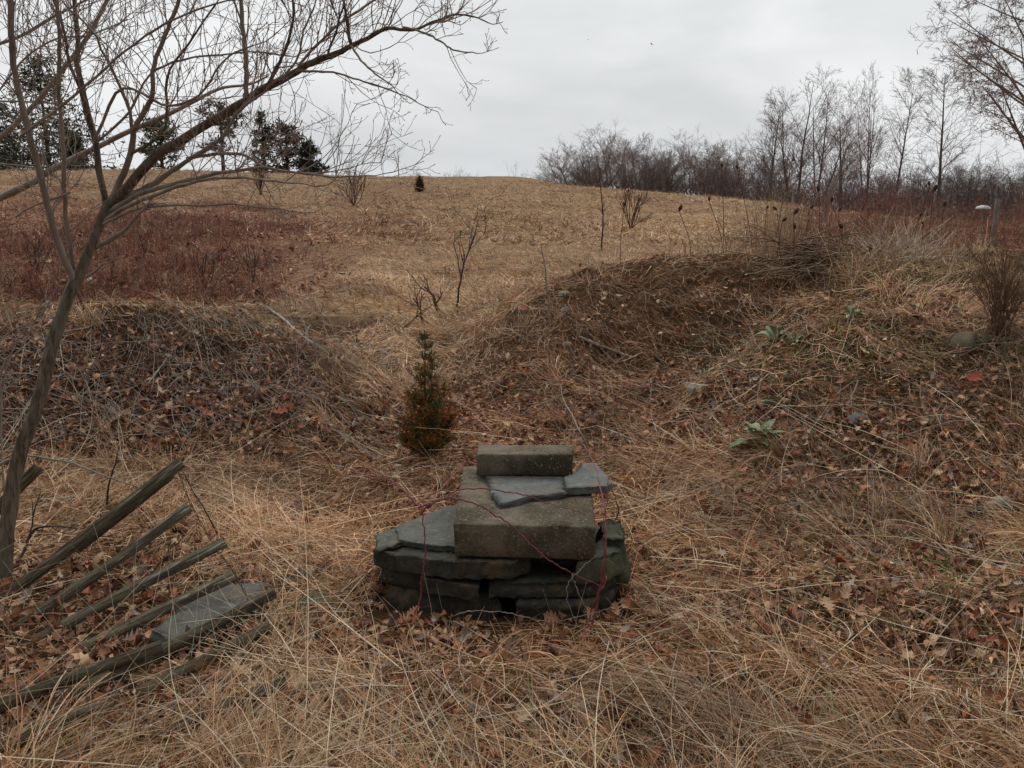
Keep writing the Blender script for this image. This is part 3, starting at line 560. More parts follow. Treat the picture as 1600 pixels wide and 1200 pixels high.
LIMBS = [  # points, y0, y1, twig count, twig length
 ([(630, 43, 2.4), (660, 50, 2.1), (690, 66, 1.8), (715, 83, 1.5), (752, 93, 1)], 3.38, 3.3, 9, .14, M_bark2, (1, 0, 0)),
 ([(548, 70, 2.4), (562, 88, 2), (582, 108, 1.7), (618, 133, 1.1)], 3.42, 3.35, 6, .14, M_bark2, (1, 0, -.4)),
 ([(462, 112, 2.4), (500, 112, 2.1), (545, 119, 1.8), (590, 135, 1.5), (640, 155, 1)], 3.5, 3.4, 10, .15, M_bark2, (1, 0, -.2)),
 ([(440, 123, 2.2), (470, 90, 2), (480, 50, 1.7), (500, 10, 1.4)], 3.52, 3.45, 10, .22, M_bark2, (.2, 0, 1)),
 ([(168, 322, 12), (200, 292, 10.5), (245, 240, 10), (300, 205, 9), (385, 155, 8.5), (440, 122, 7.5), (480, 98, 6.5), (520, 82, 5.5), (560, 64, 4.5), (605, 46, 3.6), (645, 42, 2.8), (680, 24, 2.2), (720, 16, 1.7), (762, 24, 1.1)], 3.75, 3.3, 56, .30, M_bark, (1, 0, .3)),
 ([(166, 322, 6.5), (160, 280, 6.5), (150, 225, 6.5), (135, 160, 6), (128, 115, 5.2), (124, 100, 5), (127, 60, 4.5), (126, 0, 4), (122, -60, 3.5)], 3.75, 3.7, 26, .35, M_bark, (0, 0, 1)),
 ([(172, 318, 8), (188, 275, 7), (203, 240, 6), (207, 205, 5.5), (210, 190, 5.5), (226, 165, 5), (240, 145, 4.5), (246, 100, 4.5), (262, 50, 4), (280, 10, 3.6), (290, -40, 3)], 3.75, 3.5, 28, .35, M_bark2, (.3, 0, 1)),
 ([(207, 205, 3.5), (202, 170, 3), (185, 130, 2.6), (160, 80, 2.3), (140, 50, 2), (110, 20, 1.8)], 3.7, 3.6, 16, .3, M_bark2, (-.4, 0, 1)),
 ([(384, 154, 5), (382, 120, 4.5), (379, 80, 4.2), (373, 30, 4), (370, -30, 3.6)], 3.6, 3.6, 14, .28, M_bark2, (0, 0, 1)),
 ([(415, 138, 4), (432, 108, 3.5), (447, 78, 3), (458, 40, 2.6), (462, -20, 2)], 3.55, 3.5, 14, .3, M_bark, (.2, 0, 1)),
 ([(465, 108, 3), (505, 60, 2.6), (540, 30, 2.2), (590, -5, 1.8)], 3.5, 3.45, 14, .25, M_bark2, (.6, 0, 1)),
 ([(549, 70, 3.4), (544, 40, 2.8), (541, -20, 2.2)], 3.42, 3.4, 8, .2, M_bark, (0, 0, 1)),
 ([(513, 84, 2.4), (525, 40, 2), (533, 10, 1.7)], 3.45, 3.4, 8, .2, M_bark, (0, 0, 1)),
 ([(178, 315, 6), (215, 296, 5.5), (250, 274, 5), (280, 256, 4.5), (292, 248, 4.2), (340, 215, 3.6), (370, 175, 3), (400, 150, 2.4)], 3.75, 3.55, 14, .25, M_bark2, (.6, 0, .6)),
 ([(292, 248, 3.6), (330, 240, 3.2), (380, 240, 2.8), (420, 258, 2.4), (470, 265, 1.8), (510, 262, 1.3)], 3.65, 3.5, 26, .3, M_bark2, (1, 0, .35)),
 ([(165, 338, 5.4), (195, 316, 5), (230, 298, 4.6), (290, 280, 4.2), (350, 268, 3.6), (410, 262, 2.9), (470, 267, 2.2), (530, 276, 1.6), (585, 277, 1.1)], 3.75, 3.4, 28, .28, M_bark2, (1, 0, .5)),
 ([(164, 345, 4.4), (205, 320, 4), (250, 300, 3.6), (310, 282, 3.2), (350, 276, 2.9), (400, 275, 2.4), (450, 279, 1.9), (500, 283, 1.4)], 3.72, 3.2, 12, .22, M_bark2, (1, 0, .2)),
 ([(162, 350, 3), (210, 328, 2.7), (260, 321, 2.4), (330, 318, 2), (400, 321, 1.6), (450, 326, 1.3), (492, 330, 1)], 3.7, 3.3, 5, .12, M_bark2, (1, 0, .1)),
 ([(148, 388, 5), (172, 374, 4.6), (192, 358, 4.2), (210, 334, 3.8)], 3.7, 3.6, 0, .1, M_bark2, (1, 0, 0)),
 ([(135, 432, 2.4), (152, 418, 2.1), (166, 404, 1.4)], 3.6, 3.5, 0, .1, M_bark2, (1, 0, 0)),
 ([(116, 440, 7), (98, 400, 7), (84, 360, 7), (68, 315, 6.6), (55, 270, 6.2), (45, 240, 6), (34, 210, 6), (22, 165, 5.8), (12, 100, 5.6), (8, 50, 5.4), (4, -40, 5)], 3.65, 3.3, 40, .36, M_bark2, (0, 0, 1)),
 ([(116, 425, 4), (112, 380, 4), (105, 330, 4), (102, 280, 4.2), (104, 215, 4), (98, 150, 3.8), (95, 90, 3.6), (94, 30, 3.4), (92, -40, 3)], 3.68, 3.5, 30, .35, M_bark2, (0, 0, 1)),
 ([(110, 300, 2.6), (60, 315, 2.2), (20, 335, 1.8)], 3.6, 3.5, 3, .15, M_twig, (-1, 0, 0)),
 ([(145, 222, 3), (185, 140, 2.6), (250, 165, 2.4), (305, 150, 2.2), (350, 90, 1.8), (395, 70, 1.4)], 3.7, 3.5, 20, .3, M_bark2, (.6, 0, .6)),
 ([(205, 240, 3), (255, 205, 2.6), (262, 120, 2.3), (300, 60, 2), (335, 10, 1.6)], 3.7, 3.6, 18, .3, M_bark, (.3, 0, 1)),
 ([(150, 225, 2.6), (195, 180, 2.3), (235, 120, 2.1), (300, 95, 1.8), (400, 85, 1.5), (455, 90, 1.1)], 3.75, 3.6, 20, .26, M_bark2, (.8, 0, .4)),
 ([(36, 210, 3.2), (80, 180, 2.8), (150, 120, 2.5), (220, 60, 2.2), (300, 20, 1.8), (380, 0, 1.4)], 3.4, 3.5, 24, .3, M_bark2, (.7, 0, .7)),
 ([(135, 165, 3), (105, 90, 2.8), (95, 50, 2.5), (70, -20, 2)], 3.7, 3.6, 14, .3, M_bark, (-.4, 0, 1)),
]
tw = []
for (pts, y0, y1, cnt, tl, m_, dr) in LIMBS:
    S, R = limb(pts, y0, y1); wob = np.cumsum(rb.normal(0, .0022, S.shape), 0); wob -= wob[0]; S = S + wob
    R = R * (1 + .10 * np.abs(rb.normal(0, 1, len(R))) * (R < .012))
    tube_obj('branch', [(S - tb, R)], m_, tree, 10)
    for q in range(int(cnt * .62)):
        i = int(random.uniform(.16, 1) * (len(S) - 1)); i = min(max(i, 1), len(S) - 2); tg = unit(S[i + 1] - S[i - 1])
        a = random.uniform(.5, 1.15); ax = unit(np.cross(tg, np.array([random.gauss(0, 1) for _ in range(3)]))); d = tg * math.cos(a) + ax * math.sin(a) + np.array([0, 0, .25])
        lim = .35 + .65 * (1 - i / len(S)) if len(pts) > 10 else 1
        twigs(S[i], d, tl * random.uniform(.5, 1.35), min(R[i] * .45, .0019), 0, tw, kids=(3, 2, 0))
    twigs(S[-1], S[-1] - S[-2], tl * (.7 if len(pts) < 12 else .25), R[-1] * .9, 0, tw, kids=(4, 2, 0))
tw = [(p - tb, r) for p, r in tw]
tube_obj('twigs', tw, M_twig, tree, 4)
# the neighbouring tree outside the left edge, reaching in
nb = np.array((-3.6, 3.9, float(H(-3.6, 3.9))))
tree2 = thing('bare_tree', nb, 'neighbouring leafless tree reaching in from the left edge behind the leaning trunk', 'tree')
t2 = spline([nb, nb + (.05, .02, .6), nb + (.12, 0, 1.2), nb + (.2, .02, 1.8), nb + (.2, 0, 2.6), nb + (.3, 0, 3.4)], 24)
tube_obj('trunk', [(t2 - nb, np.linspace(.075, .03, 24))], M_bark, tree2, 14)
tw = []
def pxr(p): return p
for (pts, st, cnt, tl) in [
  ([(0, 309, 9), (55, 283, 8), (72, 270, 8), (120, 245, 7), (150, 231, 6.4), (200, 206, 6), (258, 181, 5.4), (300, 160, 4.6), (345, 138, 3.6), (390, 132, 2.6), (420, 118, 1.8)], nb + (.15, 0, 1.25), 34, .3),
  ([(0, 216, 6.5), (50, 168, 6), (100, 106, 5.6), (135, 60, 5.2), (165, 5, 4.8), (185, -40, 4)], nb + (.2, 0, 1.5), 24, .34),
  ([(0, 158, 2.2), (60, 160, 2), (120, 165, 1.7)], nb + (.2, 0, 1.75), 6, .2),
  ([(0, 68, 4), (35, 55, 3.6), (80, 28, 3.2), (125, 5, 2.6), (180, -25, 2)], nb + (.2, 0, 2.3), 24, .34),
  ([(0, 140, 2.6), (40, 90, 2.3), (90, 60, 2), (140, 55, 1.7), (200, 30, 1.3)], nb + (.2, 0, 2.0), 20, .3),
  ([(0, 256, 2.4), (50, 262, 2.2), (90, 278, 2), (105, 290, 1.5)], nb + (.2, 0, 1.5), 4, .2)]:
    S, R = limb(pts, 4.0, 4.0); pre = spline([st, (st + S[0]) / 2 + (0, 0, .03), S[0]], 6)[:-1]
    S = np.concatenate([pre, S]); R = np.concatenate([np.linspace(R[0] * 1.5, R[0], 5), R]); tube_obj('branch', [(S - nb, R * .85)], M_bark2, tree2, 10)
    for q in range(int(cnt * .42)):
        i = random.randint(5, len(S) - 2); tg = unit(S[i + 1] - S[i - 1]); a = random.uniform(.5, 1.15)
        ax = unit(np.cross(tg, np.array([random.gauss(0, 1) for _ in range(3)]))); twigs(S[i], tg * math.cos(a) + ax * math.sin(a) + np.array([0, 0, .2]), tl * random.uniform(.5, 1.3), min(R[i] * .5, .0019), 0, tw, kids=(3, 2, 0))
tube_obj('twigs', [(p - nb, r) for p, r in tw], M_twig, tree2, 4)

# ------------------------------------------------------------------ thorny canes over the pile
M_cane = mat('red_cane', (.26, .065, .075), (.16, .05, .05), 30, .6, spec=.3)
M_cane2 = mat('brown_cane', (.15, .085, .07), (.09, .05, .045), 30, .8)
M_stick = mat('bleached_stick', (.36, .32, .27), (.22, .19, .155), 18, .9, .002, 40)
M_dark = mat('dark_twig', (.085, .055, .045), (.055, .038, .032), 20, .9)
rc = np.random.default_rng(12)
def cane(name, base, curves, m, label, cat, r=.0022, group=None, thorns=True, part='stem'):
    t_ = thing(name, base, label, cat, group)
    for q, pts in enumerate(curves):
        S = spline(pts, 14 * len(pts)) - base; S = S + np.cumsum(rc.normal(0, .0016, S.shape), 0); R = np.linspace(r, r * .35, len(S)) * (1 + .25 * (np.arange(len(S)) % 9 == 0)); P = [(S, R)]
        if thorns:
            for i in range(3, len(S) - 2, 3):
                d = unit(rc.normal(size=3)); P.append((np.array([S[i], S[i] + d * .007]), np.array([.0012, .0003])))
        tube_obj(part, P, m, t_, 5)
    return t_
b0 = atz(640, 985, .02)
cane('bramble', b0, [[b0, at(653, 940, 3.1), at(657, 890, 3.06), at(657, 840, 3.03), at(654, 800, 3.02), at(650, 788, 3.02)],
    [at(650, 788, 3.02), at(632, 765, 3.05), at(605, 745, 3.1), at(575, 735, 3.15), at(540, 734, 3.2)],
    [at(655, 797, 3.02), at(680, 783, 3.04), at(715, 768, 3.07), at(760, 763, 3.1), at(810, 765, 3.12), at(860, 778, 3.13), at(910, 795, 3.13)],
    [at(657, 806, 3.02), at(680, 791, 3.0), at(712, 787, 3.0), at(760, 803, 3.0), at(800, 825, 3.0), at(830, 855, 3.0), at(862, 888, 3.02), at(900, 910, 3.06), at(935, 925, 3.1)],
    [at(650, 788, 3.02), at(672, 778, 3.1), at(700, 757, 3.25), at(730, 722, 3.5)]], M_cane, 'purple red thorny cane forking in front of the left half of the stone pile', 'bramble', .0036)
b0 = atz(918, 1005, .0)
cane('bramble', b0, [[b0, at(930, 950, 3.05), at(940, 900, 3.02), at(943, 830, 3.02), at(943, 780, 3.05), at(942, 738, 3.1)],
    [b0, at(935, 930, 3.04), at(938, 870, 3.0), at(938, 815, 3.05), at(930, 770, 3.2), at(918, 725, 3.5), at(903, 695, 3.9), at(880, 668, 4.3), at(848, 640, 4.6)],
    [b0, at(922, 960, 3.1), at(938, 920, 3.1), at(948, 900, 3.14)]], M_cane, 'red thorny canes rising in a bundle over the right front corner of the stone pile', 'bramble', .0036)
b0 = gp(1075, 905)
cane('bramble', b0, [[b0, at(1045, 885, 3.55), at(1010, 850, 3.6), at(975, 825, 3.65), at(945, 800, 3.75)], [at(962, 812, 3.7), at(962, 790, 3.72), at(954, 768, 3.75)]], M_cane2, 'dark brown cane arching out of the straw behind the right end of the pile', 'bramble', .0035)
b0 = atz(905, 985, .0)
cane('dry_stem', b0, [[b0, at(882, 940, 3.0), at(888, 908, 2.98), at(915, 880, 2.98), at(925, 870, 3.0)], [at(895, 895, 2.98), at(905, 925, 3.0), at(918, 955, 3.05)]], M_stick, 'pale crooked stem before the right front of the stone pile', 'stem', .0018, thorns=False)
b0 = atz(700, 965, .03)
cane('dry_stem', b0, [[b0, at(730, 955, 3.0), at(775, 955, 2.98), at(820, 965, 2.98), at(870, 967, 3.0), at(935, 950, 3.05), at(975, 925, 3.15)]], M_stick, 'long pale stem bowed sideways along the foot of the stone pile', 'stem', .0018, thorns=False)
for (x0, y0, pts, lab) in [
   (590, 745, [(560, 728, 4.3), (600, 735, 4.2), (650, 752, 4.0)], 'thin red cane lying behind the left end of the stone pile'),
   (1080, 905, [(1060, 930, 3.3), (1035, 970, 3.1), (1010, 1010, 2.95)], 'short purple cane lying in the leaves right of the stone pile'),
   (40, 1010, [(15, 1080, 2.8), (12, 1140, 2.6)], 'red cane at the left edge in front of the fallen fence'),
   (420, 1030, [(330, 1030, 2.95), (240, 1050, 2.88), (180, 1075, 2.8)], 'dark red cane trailing over the buried pickets')]:
    b0 = gp(x0, y0); cane('bramble', b0, [[b0] + [at(*q) + (0, 0, .03) for q in pts]], M_cane, lab, 'bramble', .002)

# ------------------------------------------------------------------ fallen sticks and upright dead stems
def stick(pix, r, m, label, lift=.02, name='fallen_stick', cat='stick', group=None, twig=0):
    P = [gp(a, b_) + np.array((0, 0, lift)) for a, b_ in pix]; S = spline(P, 10 * len(P)); S = S + np.cumsum(rc.normal(0, .002, S.shape), 0)
    base = S[0].copy(); R = np.linspace(r, r * .5, len(S)) * (1 + .12 * rc.normal(size=len(S)))
    polys = [(S - base, R)]
    for q in range(twig):
        i = rc.integers(5, len(S) - 3); polys.append((spline([S[i], S[i] + rc.normal(0, .07, 3) + (0, 0, .05), S[i] + rc.normal(0, .12, 3) + (0, 0, .1)], 6) - base, np.linspace(r * .4, r * .15, 6)))
    return tag(tube_obj(name, polys, m, None, 7, origin=None), label, cat, group), base
def place(tup): o, b_ = tup; o.location = b_; return o
place(stick([(408, 478), (440, 500), (468, 528), (516, 560)], .018, M_stick, 'long bleached stick lying down the right shoulder of the left bank', twig=3))
place(stick([(588, 548), (618, 562), (652, 580)], .014, M_stick, 'pale stick lying in the grass left of the young cedar'))
place(stick([(905, 533), (960, 552), (1028, 571)], .015, M_stick, 'long grey stick lying across the face of the far right mound', twig=2))
place(stick([(1030, 571), (1060, 577), (1085, 585)], .011, M_dark, 'dark stick continuing beyond the grey stick on the mound face'))
place(stick([(265, 560), (245, 590), (215, 625)], .008, M_stick, 'thin grey branch on the face of the left bank', twig=2))
place(stick([(352, 605), (315, 650), (285, 690)], .007, M_stick, 'thin grey branch pointing down the middle of the left bank', twig=2))
place(stick([(555, 660), (545, 690), (520, 712)], .008, M_stick, 'pale forked twig at the foot of the left bank', twig=3))
place(stick([(300, 380), (345, 420), (388, 455)], .012, M_stick, 'thin pale stick crossing the red brush in the middle distance'))
place(stick([(640, 570), (680, 590), (740, 608)], .009, M_cane2, 'brown stick lying behind the young cedar', twig=2))
place(stick([(1340, 600), (1325, 635), (1318, 655)], .004, M_stick, 'pair of thin white twigs over the flat grey rock', twig=3))
place(stick([(1050, 630), (1100, 600), (1160, 575)], .006, M_cane2, 'brown twig lying in the hollow between the two right mounds', twig=2))
def upright(base, pts, r, m, label, name='dead_stem', cat='stem', forks=0, fl=.3, group=None):
    t_ = thing(name, base, label, cat, group); S = spline([base] + pts, 12 * (len(pts) + 1)); S = S + np.cumsum(rc.normal(0, r * .18, S.shape), 0); S -= (S[0] - base)
    R = np.linspace(r, r * .35, len(S)); tube_obj('stem', [(S - base, R)], m, t_, 7)
    if forks:
        tw = []
        for q in range(forks):
            i = rc.integers(int(len(S) * .35), len(S) - 1); tg = unit(S[i] - S[i - 1]); ax = unit(np.cross(tg, rc.normal(size=3))); a = rc.uniform(.4, .9)
            twigs(S[i], tg * math.cos(a) + ax * math.sin(a), fl * rc.uniform(.5, 1.2), R[i] * .6, 0, tw, kids=(2, 0), wander=.12)
        tube_obj('twigs', [(p - base, q_) for p, q_ in tw], m, t_, 4)
    return t_
b0 = gp(857, 500); Y = b0[1]; upright(b0, [at(858, 475, Y), at(854, 445, Y), at(852, 415, Y), at(846, 385, Y)], .010, M_stick, 'upright bleached dead stem on the left slope of the far right mound')
b0 = gp(712, 483); Y = b0[1]; upright(b0, [at(716, 455, Y), at(723, 420, Y), at(735, 390, Y), at(747, 362, Y)], .014, M_dark, 'slender dark sapling leaning right at the mouth of the gap', 'sapling', 'sapling', 7, .7)
b0 = gp(687, 492); Y = b0[1]; upright(b0, [at(680, 470, Y), at(668, 450, Y)], .025, M_cane2, 'thick dark broken stem leaning left at the mouth of the gap', forks=4)
b0 = gp(662, 508); Y = b0[1]; upright(b0, [at(655, 485, Y), at(648, 463, Y)], .016, M_cane2, 'shorter broken stem left of the thick leaning one', forks=4)
b0 = gp(630, 515); Y = b0[1]; upright(b0, [at(645, 500, Y), at(665, 480, Y)], .012, M_cane2, 'brown stem slanting right beside the broken stems', forks=3, fl=.4)
b0 = gp(898, 694) ; upright(gp(925, 722), [at(915, 690, 4.6), at(897, 655, 4.7), at(880, 625, 4.9), at(872, 600, 5.0)], .0055, M_stick, 'pale straight stick leaning left behind the small top flagstone')
b0 = gp(120, 870); 
upright(gp(345, 845) , [at(322, 800, 3.9), at(300, 765, 3.9), at(285, 738, 3.85)], .004, M_dark, 'thin dark stem beside the tops of the fence pickets')
upright(gp(163, 800), [at(168, 760, 4.2), at(178, 725, 4.2), at(180, 700, 4.2)], .006, M_dark, 'dark upright twig standing behind the uppermost fence picket')
upright(gp(18, 905), [at(45, 855, 3.7), at(62, 830, 3.7), at(125, 833, 3.6)], .008, M_dark, 'dark bent branch at the base of the leaning trunk', forks=3, fl=.2)
b0 = at(-30, 712, 3.6); b0[2] = H(b0[0], b0[1])
upright(b0, [at(-20, 760, 3.6), at(25, 712, 3.6), at(90, 712, 3.6), at(150, 725, 3.65), at(218, 752, 3.75)], .007, M_stick, 'pale curved branch passing across the trunk foot above the fence', forks=0)
for (q, lab) in [([(0, 590), (30, 545), (52, 500), (60, 470)], 'pale slanting dead stem at the left edge before the left bank'), ([(-10, 555), (60, 490), (95, 430)], 'grey branch slanting up towards the trunk at the left edge'), ([(0, 650), (15, 560), (45, 490)], 'thin upright whitish stem nearest the left edge of the picture')]:
    b0 = at(q[0][0] - 5, 700, 4.3); b0[2] = H(b0[0], b0[1]); upright(b0, [at(a, c, 4.3) for a, c in q], .005, M_stick, lab, forks=3, fl=.25)

# twigs and stalks littering the banks
polys = []
for q in range(1500):
    if q < 900: px, py = rc.uniform(0, 640), rc.uniform(510, 725)
    else: px, py = rc.uniform(760, 1650), rc.uniform(430, 900)
    v = (600 - py) / F; Y0 = {0: 6.3}.get(0); 
    polys.append((px, py))
pxs = np.array([p[0] for p in polys]); pys = np.array([p[1] for p in polys]); Yg = np.exp(np.linspace(math.log(2.4), math.log(12), 260))
uu = (pxs - 800) / F; dyy = CP + (600 - pys) / F * SP; XX = (uu / dyy)[:, None] * Yg[None]; ZZ = CAMZ + elev(pys)[:, None] * Yg[None]
HH = H(XX.ravel(), np.tile(Yg, len(pxs))).reshape(XX.shape); hit = np.argmax(ZZ <= HH, 1); TW = []
for q in range(len(pxs)):
    i = hit[q]; p = np.array((XX[q, i], Yg[i], HH[q, i])); a = rc.uniform(0, 6.28) if rc.random() < .4 else rc.normal(2.4, .5); Ln = rc.uniform(.12, .6); d = np.array((math.cos(a), math.sin(a), rc.uniform(0, .9) ** 2)); d = unit(d); k = 6; P = [p]
    for j in range(k): d = unit(d + rc.normal(0, .10, 3)); P.append(P[-1] + d * Ln / k)
    P = np.array(P); P[:, 2] = np.maximum(P[:, 2], H(P[:, 0], P[:, 1]) + .02)
    if in_pile(P[:, 0], P[:, 1], .03).any(): continue
    TW.append((P, np.linspace(1, .4, k + 1) * rc.uniform(.0013, .0035), rc.choice([0, 0, 1])))
TWc = np.concatenate([np.tile([(.30, .25, .205), (.16, .10, .075)][c], (len(P) * 4, 1)) for P, R, c in TW])
V, Q = tubes([(P, R) for P, R, c in TW], 4)
tag(mesh('fallen_twigs', V, Q, M_straw, colors=TWc, smooth=True), 'thin dead twigs and stalks strewn over both banks', 'twigs', kind='stuff')

# ------------------------------------------------------------------ young cedar in the gap
M_foli = mat('evergreen_foliage', attr=True, rough=.8, spec=.1)
def sprigs(P, D, Ln, Wd, colr, seed, up=.35):
    r = np.random.default_rng(seed); n = len(P); S = np.cross(D, r.normal(size=(n, 3))); S /= np.linalg.norm(S, axis=1, keepdims=True) + 1e-9
    Wd = np.asarray(Wd)[:, None]; Ln = np.asarray(Ln)[:, None]
    mid = P + D * Ln * .5; tip = P + D * Ln + np.array([[0, 0, 1]]) * Ln * r.normal(0, .2, (n, 1))
    V = np.stack([P, mid - S * Wd * .5, tip, mid + S * Wd * .5], 1).reshape(-1, 3); i = np.arange(n) * 4
    return V, np.stack([i, i + 1, i + 2, i + 3], 1), np.repeat(colr, 4, 0)
b0 = gp(668, 722); Yc = b0[1]
ced = thing('young_cedar', b0, 'small bushy green and rusty brown young cedar standing in the gap behind the pile', 'cedar')
r = np.random.default_rng(4); leads = []
for (x, y, dy, w) in [(664, 522, 0, .05), (690, 605, .03, .06), (640, 615, -.02, .06), (655, 575, .05, .055), (632, 655, .05, .055), (706, 650, 0, .06), (680, 640, -.08, .07), (650, 650, -.1, .07), (700, 690, .05, .07), (634, 690, -.03, .06), (668, 665, .1, .08), (672, 690, -.12, .07), (676, 560, -.03, .05)]:
    tip = at(x, y, Yc + dy); S = spline([b0, b0 * .6 + tip * .4 + (r.normal(0, .01), 0, 0), tip], 16); leads.append((S, w))
tube_obj('trunk', [(S - b0, np.linspace(.010 if k == 0 else .005, .002, 16)) for k, (S, w) in enumerate(leads)], M_dark, ced, 5)
PP, DD, LL, WW, CC = [], [], [], [], []
for k, (S, w) in enumerate(leads):
    for q in range(70):
        f = r.uniform(.22, 1) ** .8; p = S[min(int(f * 15), 15)]; a = r.uniform(0, 6.28); wl = w * 1.75 * (1.12 - f) * r.uniform(.5, 1.4) + .02; tone = r.random()
        dirb = unit(np.array((math.cos(a), math.sin(a), r.uniform(.5, 1.4)))); rust = (tone < .42 and (k > 0 or f < .6))
        for j in range(22):
            s = r.uniform(.1, 1); c = p + dirb * wl * s * 1.5; d = unit(dirb + r.normal(0, .55, 3)); PP.append(c); DD.append(d); LL.append(r.uniform(.014, .036)); WW.append(r.uniform(.003, .006))
            CC.append(np.array((.30, .125, .040) if rust else ((.085, .098, .040) if tone < .85 else (.19, .15, .05))) * r.uniform(.6, 1.5))
V, Q, cc = sprigs(np.array(PP) - b0, np.array(DD), LL, WW, np.array(CC), 5); mesh('foliage', V, Q, M_foli, ced, cc)
b0 = gp(656, 300); ced2 = thing('young_cedar', b0, 'tiny lone cedar seedling near the top of the open field', 'cedar'); n = 900
P = r.normal(size=(n, 3)) * (.10, .10, .16) + (0, 0, .28); P[:, 2] = np.clip(P[:, 2], .05, .75); P[:, :2] *= (1.1 - P[:, 2:3]); D = r.normal(size=(n, 3)) + (0, 0, 1); D /= np.linalg.norm(D, axis=1, keepdims=True)
V, Q, cc = sprigs(P, D, np.full(n, .12), np.full(n, .03), np.array([(.09, .055, .025)]) * r.uniform(.5, 1.4, (n, 1)), 6); mesh('foliage', V, Q, M_foli, ced2, cc)
tube_obj('trunk', [(np.array([(0, 0, 0), (0, 0, .3), (.01, 0, .6)]), np.array([.02, .012, .005]))], M_dark, ced2, 5)

# ------------------------------------------------------------------ mulleins
def mullein(p, size, label, n=13, seed=0):
    r = np.random.default_rng(seed); az = np.linspace(0, 6.28 * 2, n) + r.normal(0, .3, n); t_ = np.linspace(0, 1, n)
    pit = .1 + t_ * 1.0 + r.normal(0, .15, n); shp = [(0, .03), (.18, .07), (.4, .13), (.62, .165), (.82, .11), (.95, .04), (1, .004)]
    V, Q, kk = leaves(np.zeros(n), np.zeros(n), np.full(n, .015) + .02 * t_, size * (1 - .35 * t_) * r.uniform(.8, 1.15, n), az, pit, r.normal(0, .25, n), r.normal(-.9, .35, n), r.normal(.45, .15, n), shp)
    c = np.repeat(np.array([(.23, .275, .165)]) * r.uniform(.75, 1.2, (n, 1)), kk, 0); t0 = thing('mullein', p, label, 'plant', 'mullein rosettes on the near right bank')
    for k in range(n):
        mesh('leaf', V[k * kk:(k + 1) * kk], Q[:(len(shp) - 1) * 2], M_foli, t0, c[k * kk:(k + 1) * kk], True)
mullein(gp(1182, 700), .20, 'large pale grey green mullein rosette on the front slope of the near right bank', 20, 1)
mullein(gp(1213, 535), .17, 'clump of mullein leaves at the crest edge of the near right bank', 12, 2)
mullein(gp(1240, 540), .10, 'small mullein rosette beside the clump on the crest edge', 9, 6)
mullein(gp(1330, 502), .13, 'small mullein rosette on top of the near right bank', 10, 3)
mullein(gp(1427, 495), .14, 'light green rosette farther right on top of the near right bank', 10, 4)
mullein(gp(1103, 592), .11, 'mullein leaves tucked beside the pale boulder', 9, 5)

# ------------------------------------------------------------------ trees behind the field
M_tbark = mat('far_bark', (.15, .122, .105), (.10, .08, .068), 3, .9)
M_tcrown = mat('far_twigs', (.27, .205, .175), (.20, .15, .13), 2, .9)
def gen(kind, seed):
    """unit-height bare tree; returns trunk polylines and crown polylines"""
    rd = random.Random(seed); TR, CR = [], []
    def grow(P, d, Ln, r, lvl, kids, ang, wand, trop, ratio, r0=.62, thick=0):
        n = 9 if lvl == 0 else (5 if lvl == 1 else 3); pts = [P]; ds = []
        for i in range(n):
            d = unit(d + np.array((rd.gauss(0, wand), rd.gauss(0, wand), rd.gauss(0, wand) + (trop, trop, .02, 0)[min(lvl, 3)]))); P = P + d * Ln / n; pts.append(P); ds.append(d)
        R = np.linspace(r, max(r * (.12 if lvl == 0 else .35), .00055), n + 1); (TR if lvl <= thick else CR).append((np.array(pts), R))
        if lvl < len(kids):
            for q in range(kids[lvl]):
                f = rd.uniform(.22 if lvl else .25, 1.0); x = f * n; i = min(int(x), n - 1); p = pts[i] + (pts[i + 1] - pts[i]) * (x - i)
                a = rd.uniform(*ang); ax = unit(np.cross(ds[i], np.array([rd.gauss(0, 1) for _ in range(3)]))); dd = ds[i] * math.cos(a) + ax * math.sin(a)
                grow(p, dd, Ln * ratio[lvl] * rd.uniform(.6, 1.15) * (1.15 - .55 * f if lvl == 0 else 1), max(r * (1 - .6 * f) * r0, .0007), lvl + 1, kids, ang, wand, trop, ratio, r0, thick)
    if kind == 'tall':       # several ascending leaders
        k = rd.choice([2, 3, 3])
        for q in range(k):
            a = rd.uniform(0, 6.28); sp = rd.uniform(.12, .34) if q else .03
            grow(np.zeros(3), unit(np.array((math.cos(a) * sp, math.sin(a) * sp, 1))), rd.uniform(.72, .92) if q else .97, .0085 if q else .0105, 0, (17, 8, 5), (.45, .8), .035, .03, (.36, .40, .42), .38)
    elif kind == 'spire':    # one straight stem, narrow crown
        grow(np.zeros(3), np.array((0.02, 0, 1.)), .97, .0105, 0, (34, 8, 5), (.6, .9), .02, .02, (.30, .38, .42), .32)
    elif kind == 'round':    # broad twiggy dome on several stems
        for q in range(8):
            a = q * .8 + rd.uniform(-.3, .3); sp = rd.uniform(.1, .95)
            grow(np.zeros(3), unit(np.array((math.cos(a) * sp, math.sin(a) * sp, 1))), rd.uniform(.62, .80), .0105, 0, (11, 8, 7), (.4, .9), .06, .03, (.46, .46, .5), .44)
    elif kind == 'big':
        grow(np.zeros(3), np.array((0, 0, 1.)), .95, .016, 0, (30, 10, 7, 4), (.75, 1.1), .02, .02, (.44, .38, .38, .45), .42)
    elif kind == 'sparse':
        for q in range(2): grow(np.zeros(3), unit(np.array((rd.uniform(-.4, .4), 0, 1))), .95, .010, 0, (9, 4, 3), (.4, .8), .05, .03, (.35, .45, .5), .45)
    return TR, CR
TPL = {}
def tree_tpl(key, kind, seed):
    TR, CR = gen(kind, seed); TPL[key] = (tubes(TR, 6), tubes(CR, 3)); return
